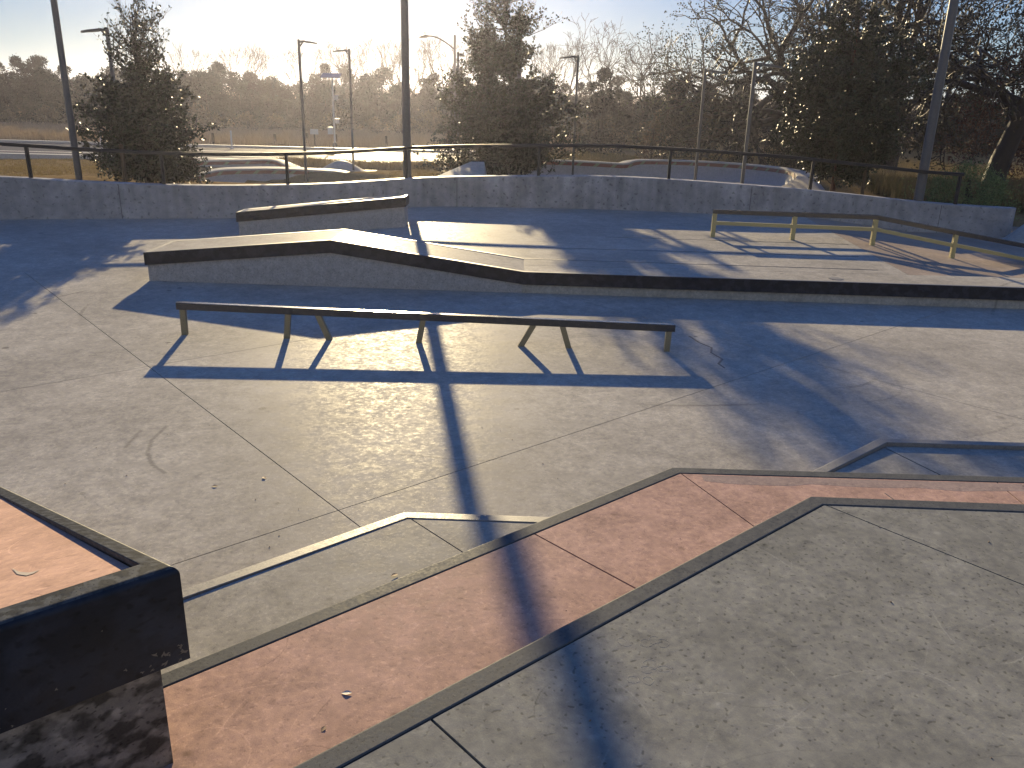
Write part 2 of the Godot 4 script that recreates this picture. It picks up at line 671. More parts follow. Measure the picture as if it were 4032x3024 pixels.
func land(x: float, z: float) -> float:
	# mown slope behind the wall that falls to the road, then level
	var far := -z + absf(x) * 0.10
	var h := lerpf(0.5, -0.6, smoothstep(17.0, 43.0, far))
	if x > 10.2 and far < 24.0:
		h = lerpf(h, -0.15, smoothstep(10.2, 10.8, x) * (1.0 - smoothstep(20.5, 23.0, far)))
	h = minf(h, 0.45)
	h += 0.05 * sin(x * 0.7 + z * 0.4) * smoothstep(20.0, 24.0, far)
	# the two bowls are dug into it
	h -= 1.1 * smoothstep(1.3, 1.9, x) * (1.0 - smoothstep(8.5, 9.1, x)) * smoothstep(-32.9, -32.1, z) * (1.0 - smoothstep(-25.2, -24.0, z))
	h -= 0.9 * smoothstep(-13.5, -12.5, x) * (1.0 - smoothstep(-5.1, -4.5, x)) * smoothstep(-31.2, -30.4, z + 0.16 * (x + 9.0)) * (1.0 - smoothstep(-25.0, -23.0, z))
	h -= 0.8 * smoothstep(-14.0, -13.0, x) * (1.0 - smoothstep(-10.4, -9.9, x)) * smoothstep(-35.6, -34.8, z + 0.16 * (x + 10.0)) * (1.0 - smoothstep(-31.0, -30.0, z))
	if far > 82.0:
		h += (far - 82.0) * 0.012
	return h


func _ready() -> void:
	rng.seed = 11
	set_view()
	make_materials()
	plaza_floor()
	steps()
	hubba_ledge()
	long_ledge()
	far_ledge()
	curved_wall()
	terrain()
	flat_rail()
	handrail()
	guard_rail()
	bowls()
	poles()
	trees()
	undergrowth()
	small_things()


func set_view() -> void:
	var cam := Camera3D.new()
	cam.name = "camera"
	cam.position = Vector3(0, 2.6, 0)
	cam.basis = Basis(Vector3.RIGHT, deg_to_rad(-19.0)) * Basis(Vector3.BACK, deg_to_rad(1.45))
	cam.fov = 49.75
	cam.near = 0.05
	cam.far = 1500.0
	add_child(cam)
	cam.current = true
	var we := WorldEnvironment.new()
	we.name = "world_environment"
	var e := Environment.new()
	e.background_mode = Environment.BG_SKY
	var sky := Sky.new()
	var pm := PanoramaSkyMaterial.new()
	pm.panorama = sky_picture()
	sky.sky_material = pm
	e.sky = sky
	e.tonemap_mode = Environment.TONE_MAPPER_LINEAR
	e.tonemap_exposure = 3.0
	e.sdfgi_enabled = true
	e.ssao_enabled = true
	e.ssil_enabled = true
	e.volumetric_fog_enabled = true
	e.volumetric_fog_density = 0.00048
	e.volumetric_fog_albedo = Color(0.90, 0.90, 1.0)
	e.volumetric_fog_anisotropy = 0.8
	we.environment = e
	add_child(we)
	var sun := DirectionalLight3D.new()
	sun.name = "sun"
	sun.light_energy = 1.5
	sun.light_color = Color(1.0, 0.905, 0.71)
	sun.light_angular_distance = 0.5
	sun.shadow_enabled = true
	add_child(sun)
	sun.look_at_from_position(sun_dir() * 50.0, Vector3.ZERO)


func make_materials() -> void:
	var fine := concrete_maps(101, 0.08, 0.08)
	var worn := concrete_maps(201, 0.05, 0.18)
	var rough_steel := blotchy_maps(702, 0.74)
	var stains := stain_map()
	var wear := wear_map()
	M.floor = surface(lin(0.445, 0.418, 0.362), fine, 1.6, 0.14, 1.0, 0.05, 0.0, stains)
	M.floor2 = surface(lin(0.43, 0.405, 0.352), fine, 1.9, 0.14, 1.0, 0.05, 0.0, stains)
	M.subfloor = surface(lin(0.06, 0.055, 0.05), worn, 0.8, 0.6, 1.0)
	M.step = surface(lin(0.42, 0.40, 0.345), fine, 1.25, 0.16, 1.0, 0.05, 0.0, wear)
	M.step_dark = surface(lin(0.27, 0.255, 0.225), worn, 1.35, 0.2, 1.0, 0.2, 0.0, wear)
	M.platform = surface(lin(0.295, 0.292, 0.258), worn, 1.15, 0.16, 1.0, 0.05, 0.0, wear)
	M.red = surface(lin(0.57, 0.38, 0.30), fine, 1.2, 0.16, 1.0, 0.05, 0.0, wear)
	M.red2 = surface(lin(0.55, 0.37, 0.292), fine, 1.05, 0.16, 1.0, 0.05, 0.0, wear)
	for m in [M.step, M.step_dark, M.platform, M.red, M.red2]:
		m.uv2_scale = Vector3(4, 4, 1)
		m.uv2_offset = Vector3(-11.0 / 7.0, -18.0 / 7.0, 0)
	M.red_worn = surface(lin(0.40, 0.31, 0.27), fine, 0.9, 0.16, 1.0, 0.05, 0.0, stains)
	M.bank = surface(lin(0.40, 0.33, 0.265), fine, 1.4, 0.14, 1.0, 0.05, 0.0, stains)
	M.wall = surface(lin(0.36, 0.35, 0.345), streaky_maps(601), 5.2, 0.25, 1.0, 0.1)
	M.block = surface(lin(0.36, 0.345, 0.33), worn, 1.3, 0.3, 1.0, 0.2)
	M.stained = surface(lin(0.30, 0.27, 0.24), blotchy_maps(701, 0.5), 0.9, 0.8, 1.0, 0.2)
	M.steel = surface(lin(0.105, 0.108, 0.106), worn, 0.6, 0.2, 1.0, 0.08, 0.0)
	M.steel_black = surface(lin(0.027, 0.032, 0.045), rough_steel, 1.5, 0.2, 0.8, 0.3, 0.0)
	M.steel_worn = surface(lin(0.22, 0.215, 0.20), worn, 0.5, 0.2, 0.9, 0.22, 0.0)
	M.steel_grey = surface(lin(0.085, 0.09, 0.09), rough_steel, 0.5, 0.2, 1.0, 0.12, 0.0)
	M.scuff = plain(lin(0.16, 0.135, 0.125), 0.8)
	M.chip = plain(lin(0.10, 0.085, 0.07), 0.6)
	M.rail_black = surface(lin(0.05, 0.053, 0.06), worn, 0.5, 0.1, 0.42, 0.6, 0.35)
	M.rail_pale = surface(lin(0.40, 0.335, 0.145), worn, 0.16, 0.8, 0.75, 0.5, 0.0)
	M.rail_olive = surface(lin(0.24, 0.205, 0.12), worn, 0.16, 0.8, 0.75, 0.5, 0.1)
	M.guard = plain(lin(0.012, 0.013, 0.016), 0.5, 0.0, 0.3)
	M.pole = surface(lin(0.095, 0.097, 0.102), worn, 0.5, 0.2, 0.8, 0.4, 0.1)
	M.pole_dark = plain(lin(0.055, 0.05, 0.045), 0.55, 0.2)
	M.white_pole = plain(lin(0.36, 0.36, 0.36), 0.5)
	M.panel = plain(lin(0.02, 0.025, 0.05), 0.25, 0.0)
	M.paint_red = surface(lin(0.20, 0.058, 0.03), worn, 1.0, 0.3, 0.9)
	M.paint_yellow = surface(lin(0.22, 0.205, 0.10), worn, 1.0, 0.3, 0.9)
	M.turf = surface(lin(0.20, 0.145, 0.075), [], 3.0, 0.0, 1.0, 0.0)
	var soil := concrete_maps(301, 0.0, 0.5)
	M.turf.albedo_texture = soil[0]
	M.turf.normal_enabled = true
	M.turf.normal_texture = soil[1]
	M.turf.normal_scale = 1.2
	M.turf.uv1_triplanar = true
	M.turf.uv1_world_triplanar = true
	M.turf.uv1_scale = Vector3.ONE / 3.0
	M.asphalt = surface(lin(0.10, 0.10, 0.105), worn, 3.5, 0.5, 1.0, 0.04)
	M.line = plain(lin(0.7, 0.68, 0.62), 0.6)
	M.kerb = surface(lin(0.42, 0.40, 0.36), worn, 1.5, 0.4, 1.0)
	M.bark = surface(lin(0.05, 0.041, 0.034), concrete_maps(401, 0.1, 0.4), 0.5, 2.0, 1.0, 0.2)
	M.bark_red = surface(lin(0.12, 0.055, 0.04), worn, 0.4, 1.5, 1.0, 0.2)
	M.twig = plain(lin(0.040, 0.035, 0.031), 0.9, 0.0, 0.2)
	M.post = surface(lin(0.10, 0.07, 0.045), worn, 0.5, 1.5, 1.0, 0.2)
	M.leaf = leafy(0.46, 0.09, 0.32)
	M.needle = leafy(0.8, 0.05, 0.15)
	M.grass = leafy(0.8, 0.45, 0.15)
	M.litter = plain(lin(0.16, 0.10, 0.06), 0.8)
	M.pale = plain(lin(0.5, 0.44, 0.36), 0.8)


func plaza_floor() -> void:
	var root := Node3D.new()
	root.name = "plaza_floor"
	root.set_meta("kind", "structure")
	add_child(root)
	var whole := PackedVector2Array([Vector2(-14, -12.05), Vector2(13, -12.05), Vector2(13, 3.5), Vector2(-14, 3.5)])
	var j := 0.008
	var cuts := [
		strip(Vector2(-12.5, -18.2), Vector2(4.0, 1.1), j),
		strip(Vector2(-11.0, 3.8), Vector2(10.0, -14.7), j),
		strip(Vector2(-16.0, 2.6), Vector2(4.0, -14.2), j),
		strip(Vector2(-2.0, -14.5), Vector2(12.0, 1.6), j),
	]
	var k := 0
	for p in cut([whole], cuts):
		var mb := MB.new()
		mb.slab(p, func(_q): return 0.0, func(_q): return -0.05)
		part("slab", mb, M.floor if k % 2 == 0 else M.floor2, root)
		k += 1
	# the fine crack that branches from the joint
	var crack := [Vector2(2.08, -9.45), Vector2(2.14, -9.18), Vector2(2.24, -8.98), Vector2(2.19, -8.78), Vector2(2.26, -8.55), Vector2(2.18, -8.38), Vector2(2.21, -8.23)]
	var cm := MB.new()
	for i in crack.size() - 1:
		var s := strip(crack[i], crack[i + 1], 0.014 if i % 2 else 0.022)
		cm.slab(s, func(_q): return 0.004, func(_q): return 0.001)
	part("crack", cm, M.subfloor, root)
	var sub := MB.new()
	sub.slab(PackedVector2Array([Vector2(-14.2, -12.2), Vector2(13.2, -12.2), Vector2(13.2, 3.7), Vector2(-14.2, 3.7)]), func(_q): return -0.02, func(_q): return -0.3)
	part("bedding", sub, M.subfloor, root)
	# the upper floor behind the ledges, a sheet that warps from 0 to 0.3 m and falls off in a bank at its right
	var up := Node3D.new()
	up.name = "upper_floor"
	up.set_meta("kind", "structure")
	add_child(up)
	var flat := MB.new()
	var bank := MB.new()
	var nz := 14
	var xs := []
	var x := -14.0
	while x < -5.4: xs.append(x); x += 1.4
	for i in 27: xs.append(-5.3 + i * 3.8 / 26.0)
	for v in [0.0, 1.5, 3.0, 4.5, 5.4]: xs.append(v)
	for iz in nz:
		var z0 := -12.05 - iz * 0.57
		var z1 := z0 - 0.57
		var row0 := xs.duplicate()
		for i in xs.size() - 1:
			up_cell(flat, xs[i], xs[i + 1], z0, z1)
		var b0 := 5.76 + 0.09 * (-z0 - 12.0)
		var b1 := 5.76 + 0.09 * (-z1 - 12.0)
		flat.quad(Vector3(5.4, 0.3, z0), Vector3(b0, 0.3, z0), Vector3(b1, 0.3, z1), Vector3(5.4, 0.3, z1), Vector3.UP)
		bank.quad(Vector3(b0 + 0.004, 0.3, z0), Vector3(b0 + 2.4, 0.0, z0), Vector3(b1 + 2.4, 0.0, z1), Vector3(b1 + 0.004, 0.3, z1), Vector3.UP)
		bank.quad(Vector3(b0 + 2.4, 0.0, z0), Vector3(13, 0.0, z0), Vector3(13, 0.0, z1), Vector3(b1 + 2.4, 0.0, z1), Vector3.UP)
	part("deck", flat, M.floor2, up)
	part("sloped_bank", bank, M.bank, up)
	for s in [[Vector2(-1.5, -12.62), Vector2(5.45, -12.36)], [Vector2(0.4, -13.6), Vector2(5.6, -13.5)], [Vector2(1.6, -14.9), Vector2(5.9, -14.75)]]:
		var jm := MB.new()
		jm.slab(strip(s[0], s[1], 0.02), func(q): return back_floor(q.x, q.y) + 0.004, func(q): return back_floor(q.x, q.y) + 0.001)
		part("joint", jm, M.subfloor, up)


func up_cell(mb: MB, x0: float, x1: float, z0: float, z1: float) -> void:
	var p: Array[Vector3] = []
	var n: Array[Vector3] = []
	for q in [[x0, z0], [x1, z0], [x1, z1], [x0, z1]]:
		p.append(Vector3(q[0], back_floor(minf(q[0], 5.5), -12.0), q[1]))
		var g := (back_floor(minf(q[0], 5.4) + 0.05, -12.0) - back_floor(q[0] - 0.05, -12.0)) / 0.1
		n.append(Vector3(-g, 1, 0).normalized())
	mb.quad_s(p[0], p[1], p[2], p[3], n[0], n[1], n[2], n[3])


func step_block(o: Node3D, outline: PackedVector2Array, edge: PackedVector3Array, y: float, cuts: Array, mats: Array, steel: Material, top: Callable) -> void:
	# body
	var body := MB.new()
	body.slab(inset(outline, 0.012), func(_q): return y - 0.05, func(_q): return 0.001)
	part("riser", body, M.block, o)
	# tread slabs, held back from the steel by a dark gap
	var field := inset(outline, 0.079)
	var k := 0
	for p in cut([field], cuts):
		var mb := MB.new()
		mb.slab(p, top, func(_q): return y - 0.06)
		part("tread_slab", mb, mats[k % mats.size()], o)
		k += 1
	var sm := MB.new()
	sweep(sm, edge, angle_profile(0.073, 0.17, 0.010, 0.002))
	part("steel_edge", sm, steel, o)


func steps() -> void:
	var o := thing("concrete_step", "lowest grey concrete step with steel edge next to the open floor", "step", Vector3.ZERO, "stepped platform under the camera")
	var e1 := PackedVector3Array([Vector3(-4.43, 0.345, -0.86), Vector3(-0.6, 0.345, -4.25), Vector3(1.13, 0.345, -4.215), Vector3(2.66, 0.345, -5.55), Vector3(7.5, 0.345, -5.5)])
	step_block(o, PackedVector2Array([Vector2(-4.43, -0.86), Vector2(-0.6, -4.25), Vector2(1.13, -4.215), Vector2(2.66, -5.55), Vector2(7.5, -5.5), Vector2(7.5, -0.2), Vector2(-3.6, 0.3)]), e1, 0.345,
		[strip(Vector2(-0.66, -4.29), Vector2(0.6, -2.9), 0.008), strip(Vector2(1.0, -4.6), Vector2(2.2, -3.2), 0.01), strip(Vector2(2.6, -5.6), Vector2(3.3, -3.9), 0.014)], [M.step, M.step, M.step_dark, M.step_dark], M.steel_worn,
		func(q): return 0.343 - 0.022 * smoothstep(-0.9, -2.2, q.x) - 0.026 * smoothstep(1.8, 2.6, q.x))
	o = thing("concrete_step", "red concrete step between two steel edges in the middle", "step", Vector3.ZERO, "stepped platform under the camera")
	var e2 := PackedVector3Array([Vector3(-3.09, 0.73, -0.64), Vector3(0.88, 0.73, -4.11), Vector3(7.5, 0.73, -4.07)])
	step_block(o, PackedVector2Array([Vector2(-3.09, -0.64), Vector2(0.88, -4.11), Vector2(7.5, -4.07), Vector2(7.5, 0.0), Vector2(-2.4, 0.5)]), e2, 0.73,
		[strip(Vector2(0.02, -3.45), Vector2(0.75, -2.68), 0.009), strip(Vector2(0.87, -4.14), Vector2(1.4, -2.88), 0.007), strip(Vector2(2.6, -4.3), Vector2(2.58, -2.9), 0.007)], [M.red, M.red2], M.steel,
		func(_q): return 0.7295)
	var band := PackedVector2Array()
	var r0 := RandomNumberGenerator.new()
	r0.seed = 4
	for i in 40: band.append(Vector2(1.02 + i * 0.11, -4.02 + 0.0006 * i))
	for i in 40: band.append(Vector2(1.02 + (39 - i) * 0.11, -4.005 + minf(i * 0.02, 0.05 + 0.0016 * (39 - i)) + r0.randf() * 0.04))
	var wb := MB.new()
	wb.slab(band, func(_q): return 0.7299, func(_q): return 0.729)
	part("worn_strip", wb, M.red_worn, o)
	var crack := [Vector2(1.93, -3.86), Vector2(1.96, -3.72), Vector2(2.02, -3.66), Vector2(2.04, -3.55)]
	var cm := MB.new()
	for i in 3:
		cm.slab(strip(crack[i], crack[i + 1], 0.006), func(_q): return 0.7302, func(_q): return 0.7292)
	part("crack", cm, M.subfloor, o)
	o = thing("concrete_platform", "highest grey platform of the steps in the right foreground", "platform", Vector3.ZERO, "stepped platform under the camera")
	var e3 := PackedVector3Array([Vector3(-1.9, 1.07, -0.36), Vector3(1.25, 1.07, -3.11), Vector3(7.5, 1.07, -2.95)])
	step_block(o, PackedVector2Array([Vector2(-1.9, -0.36), Vector2(1.25, -3.11), Vector2(7.5, -2.95), Vector2(7.5, 2.5), Vector2(-1.9, 2.5)]), e3, 1.07,
		[strip(Vector2(1.24, -3.09), Vector2(4.4, 0.62), 0.007), strip(Vector2(-0.34, -1.92), Vector2(1.6, 0.23), 0.008)], [M.platform], M.steel,
		func(_q): return 1.0690)
	# light scratches scribbled on the platform
	var sc := MB.new()
	var r := RandomNumberGenerator.new()
	r.seed = 9
	for s in 9:
		var q := Vector2(0.37 + r.randf() * 0.10, -2.13 + r.randf() * 0.20)
		var ang := r.randf() * TAU
		for i in 14:
			var q2 := q + Vector2(cos(ang), sin(ang)) * 0.008
			ang += r.randf_range(0.15, 0.75)
			sc.slab(strip(q, q2, 0.0012), func(_q): return 1.0694, func(_q): return 1.0688)
			q = q2
	part("scratches", sc, M.step, o)


func hubba_ledge() -> void:
	# a ledge that falls beside the steps; its high end faces the camera in shade
	var o := thing("sloping_ledge", "red topped sloping ledge with black steel edges in the left foreground", "ledge")
	var c := Vector3(-0.874, 1.4, -1.92)
	var u := Vector3(-0.656, -0.3076, -0.755)     # down along the steps
	var w := Vector3(-0.755, 0.0, 0.656)          # across, to the left
	var long := 4.0
	var wide := 2.4
	var a := c
	var b := c + w * wide
	var d := c + u * long
	var e := d + w * wide
	# top slab
	var tm := MB.new()
	var nn := u.cross(w).normalized()
	if nn.y < 0: nn = -nn
	var i0 := c + u * 0.083 + w * 0.078 - nn * 0.0015
	var i1 := c + w * (wide - 0.08) + u * 0.083 - nn * 0.0015
	var i2 := i1 + u * (long - 0.16)
	var i3 := i0 + u * (long - 0.16)
	tm.quad(i0, i1, i2, i3, Vector3.UP)
	for q in [[i0, i1], [i1, i2], [i2, i3], [i3, i0]]:
		tm.quad(q[0], q[1], q[1] - nn * 0.05, q[0] - nn * 0.05, (q[0] + q[1]) * 0.5 - (i0 + i2) * 0.5)
	part("top_slab", tm, M.red2, o)
	# steel: near end, right side, left side
	var sm := MB.new()
	var edge := PackedVector3Array([d, a, b])
	sweep(sm, edge, face_profile(0.29, 0.022, 0.001))
	part("steel_edge", sm, M.steel_black, o)
	var wm := MB.new()
	sweep(wm, edge, top_profile(0.078, 0.022, 0.001))
	part("worn_edge_top", wm, M.steel_grey, o)
	# a crescent scuff on the red top and chipped paint at the corner of the steel
	var sc := MB.new()
	var on := func(s: float, t: float): return c + u * s + w * t + nn * 0.0006
	var upper := [[0.635, 0.301], [0.545, 0.294], [0.492, 0.276], [0.486, 0.262], [0.488, 0.246]]
	var lower := [[0.635, 0.301], [0.520, 0.303], [0.462, 0.288], [0.462, 0.270], [0.488, 0.246]]
	for i in 4:
		sc.quad(on.call(upper[i][0], upper[i][1]), on.call(upper[i + 1][0], upper[i + 1][1]), on.call(lower[i + 1][0], lower[i + 1][1]), on.call(lower[i][0], lower[i][1]), Vector3.UP)
	part("scuff", sc, M.scuff, o)
	var out := Vector3(0.656, 0, 0.755)
	var r := RandomNumberGenerator.new()
	r.seed = 8
	var ch := MB.new()
	for k in 26:
		var t := r.randf_range(0.012, 0.11) if k < 12 else r.randf_range(0.02, 1.2)
		var y := r.randf_range(-0.285, -0.235) if k < 12 else (r.randf_range(-0.286, -0.262) if k % 2 else r.randf_range(-0.26, -0.03))
		var a0 := r.randf() * TAU
		var size := r.randf_range(0.004, 0.013) if k < 12 else r.randf_range(0.002, 0.006)
		var mid := c + w * t + Vector3.UP * y + out * 0.0008
		var prev := Vector3()
		for q in 8:
			var ang := a0 + TAU * q / 7.0
			var p := mid + (w * cos(ang) * 1.3 + Vector3.UP * sin(ang)) * size * (0.6 + 0.4 * sin(q * 2.3 + k))
			if q > 0: ch.tri(mid, prev, p, out)
			prev = p
	part("paint_chips", ch, M.chip, o).set_meta("kind", "stuff")
	# concrete body, set back under the steel
	var bm := MB.new()
	var k := 0.062
	var ca := a + u * (k + 0.01) + w * k
	var cb := b + u * (k + 0.01)
	var cd := d + w * k - u * k
	var ce := e - u * k
	var drop := Vector3(0, 0.045, 0)
	var ring := [ca - drop, cb - drop, ce - drop, cd - drop]
	for q in 4:
		var p0: Vector3 = ring[q]
		var p1: Vector3 = ring[(q + 1) % 4]
		bm.quad(p0, p1, Vector3(p1.x, 0.001, p1.z), Vector3(p0.x, 0.001, p0.z), (p0 + p1) * 0.5 - (ring[0] + ring[2]) * 0.5)
	bm.quad(ring[0], ring[1], ring[2], ring[3], Vector3.UP)
	part("concrete_body", bm, M.stained, o)


func ledge_solid(o: Node3D, path: Array, depth: float, base: Callable, deep: float, mats: Array) -> void:
	# path: points of the front top edge from right to left seen from the front, so that the outward side is towards +z
	var front := PackedVector3Array(path)
	var back := PackedVector3Array()
	for p in front:
		back.append(p + Vector3(0.0, 0, -depth))
	var n := front.size()
	# concrete body
	var bm := MB.new()
	var k := 0.028
	for i in n - 1:
		var f0 := front[i] + Vector3(-k if i == 0 else 0.0, -0.05, -k)
		var f1 := front[i + 1] + Vector3(k if i == n - 2 else 0.0, -0.05, -k)
		var b0 := back[i] + Vector3(-k if i == 0 else 0.0, -0.05, k)
		var b1 := back[i + 1] + Vector3(k if i == n - 2 else 0.0, -0.05, k)
		bm.quad(f0, f1, Vector3(f1.x, base.call(f1.x, f1.z), f1.z), Vector3(f0.x, base.call(f0.x, f0.z), f0.z), Vector3.BACK)
		bm.quad(b0, b1, Vector3(b1.x, base.call(b1.x, b1.z), b1.z), Vector3(b0.x, base.call(b0.x, b0.z), b0.z), Vector3.FORWARD)
		if i == 0: bm.quad(f0, b0, Vector3(b0.x, base.call(b0.x, b0.z), b0.z), Vector3(f0.x, base.call(f0.x, f0.z), f0.z), Vector3.RIGHT)
		if i == n - 2: bm.quad(f1, b1, Vector3(b1.x, base.call(b1.x, b1.z), b1.z), Vector3(f1.x, base.call(f1.x, f1.z), f1.z), Vector3.LEFT)
	part("concrete_body", bm, mats[0], o)
	for i in n - 1:
		var tm := MB.new()
		var g := 0.07
		var f0 := front[i] + Vector3(0, -0.003, -g)
		var f1 := front[i + 1] + Vector3(0, -0.003, -g)
		var b0 := back[i] + Vector3(0, -0.003, g)
		var b1 := back[i + 1] + Vector3(0, -0.003, g)
		tm.quad(f0, f1, b1, b0, Vector3.UP)
		part("top_slab", tm, mats[1], o)


func long_ledge() -> void:
	var o := thing("long_ledge", "long ledge with black steel front rising to a peak, then falling to a pad", "ledge")
	var zf := func(x): return -11.68 + 0.0325 * (x + 5.28)
	var top := [Vector3(0.13, 0.303, zf.call(0.13)), Vector3(-2.6, 0.668, zf.call(-2.6)), Vector3(-5.28, 0.41, zf.call(-5.28))]
	ledge_solid(o, top, 1.06, func(_x, _z): return 0.001, 0.175, [M.block, M.floor])
	var sm := MB.new()
	var path := PackedVector3Array([Vector3(9.5, 0.303, zf.call(9.5)), top[0], top[1], top[2], top[2] + Vector3(0.0, 0, -1.06), top[1] + Vector3(0.0, 0, -1.06), Vector3(0.13, 0.306, zf.call(0.13) - 1.06)])
	sweep(sm, path, face_profile(0.178, 0.012, 0.003))
	part("steel_edge", sm, M.steel_black, o)
	var wm := MB.new()
	sweep(wm, path, top_profile(0.065, 0.012, 0.003))
	part("worn_edge_top", wm, M.steel_worn, o)
	# the low pad to the right of the ramp
	var pm := MB.new()
	var pts := PackedVector2Array([Vector2(0.095, zf.call(0.13) - 0.032), Vector2(9.5, zf.call(9.5) - 0.03), Vector2(9.5, -12.05), Vector2(0.095, -12.05)])
	pm.slab(pts, func(_q): return 0.2985, func(_q): return 0.001)
	part("low_pad", pm, M.floor2, o)
	# a bolt cover set into the pad
	var cap := MB.new()
	var ring := PackedVector2Array()
	for k in 20: ring.append(Vector2(4.55 + 0.10 * cos(TAU * k / 20), -11.62 + 0.10 * sin(TAU * k / 20)))
	cap.slab(ring, func(_q): return 0.3045, func(_q): return 0.3005)
	part("drain_cover", cap, M.steel_worn, o)


func far_ledge() -> void:
	var o := thing("sloped_ledge", "smaller black edged ledge that climbs to the right in front of the curved wall", "ledge")
	var top := [Vector3(-2.05, 0.838, -15.56), Vector3(-5.2, 0.486, -15.5)]
	ledge_solid(o, top, 0.52, func(x, z): return back_floor(x, z) + 0.001, 0.175, [M.block, M.floor])
	var sm := MB.new()
	var r: Vector3 = top[0]
	var l: Vector3 = top[1]
	var edge := PackedVector3Array([r + Vector3(0, 0, -0.52), r, l, l + Vector3(0, 0, -0.52), r + Vector3(-0.002, 0, -0.52)])
	sweep(sm, edge, face_profile(0.175, 0.012, 0.003))
	part("steel_edge", sm, M.steel_black, o)
	var wm := MB.new()
	sweep(wm, edge, top_profile(0.06, 0.012, 0.003))
	part("worn_edge_top", wm, M.steel_worn, o)


func wall_line() -> Array:
	var base := WALL
	var a := PackedVector3Array()
	var t := PackedVector3Array()
	for p in base:
		a.append(Vector3(p[0], p[2], p[1]))
		t.append(Vector3(p[0], p[3], p[1]))
	return [smooth(a, 6), smooth(t, 6)]


func curved_wall() -> void:
	var o := thing("curved_wall", "long curved grey concrete wall round the back of the plaza", "wall")
	var line := wall_line()
	var base: PackedVector3Array = line[0]
	var top: PackedVector3Array = line[1]
	var thick := 0.30
	var n := base.size()
	var offs := PackedVector3Array()
	for i in n:
		var d := base[mini(i + 1, n - 1)] - base[maxi(i - 1, 0)]
		d.y = 0; d = d.normalized()
		offs.append(Vector3(d.z, 0, -d.x))     # away from the plaza
	var mb := MB.new()
	var r := 0.025
	for i in n - 1:
		var p := []
		for k in [i, i + 1]:
			var out: Vector3 = offs[k]
			var b: Vector3 = base[k]; b.y -= 0.05
			var t: Vector3 = top[k]
			var row := [[b, -out], [t - Vector3.UP * r, -out]]
			for s in range(1, 4):
				var g := s / 3.0 * PI / 2.0
				row.append([t + out * (r - r * cos(g)) + Vector3.UP * (-r + r * sin(g)), -out * cos(g) + Vector3.UP * sin(g)])
			row.append([t + out * (thick - r), Vector3.UP])
			row.append([t + out * thick - Vector3.UP * r, out])
			row.append([t + out * thick + Vector3.DOWN * 1.2, out])
			p.append(row)
		for s in p[0].size() - 1:
			mb.quad_s(p[0][s][0], p[1][s][0], p[1][s + 1][0], p[0][s + 1][0], p[0][s][1], p[1][s][1], p[1][s + 1][1], p[0][s + 1][1])
	# rounded right end
	var e := n - 1
	var mid := top[e] + offs[e] * thick * 0.5
	var along := Vector3(-offs[e].z, 0, offs[e].x)
	var prev := Vector3()
	for s in 13:
		var g := PI * s / 12.0
		var nn := -offs[e] * cos(g) + along * sin(g)
		var q := mid + nn * thick * 0.5
		if s > 0:
			mb.quad(prev, q, Vector3(q.x, -0.3, q.z), Vector3(prev.x, -0.3, prev.z), nn)
			mb.tri(mid, prev, q, Vector3.UP)
		prev = q
	part("wall_body", mb, M.wall, o)
	# pale lime runs and the vertical construction joints
	var jm := MB.new()
	for i in [20, 47, 74, 92]:
		if i >= n: continue
		var b := base[i] - offs[i] * 0.002
		var t := top[i] - offs[i] * 0.002
		var d := Vector3(offs[i].z, 0, -offs[i].x) * 0.006
		jm.quad(b - d, b + d, t + d + Vector3.DOWN * 0.03, t - d + Vector3.DOWN * 0.03, -offs[i])
	part("joint", jm, M.subfloor, o)


func wall_z(x: float) -> float:
	var p := WALL
	for i in p.size() - 1:
		if x < p[i + 1][0]:
			return lerpf(p[i][1], p[i + 1][1], clampf((x - p[i][0]) / (p[i + 1][0] - p[i][0]), 0.0, 1.0))
	return p[p.size() - 1][1]


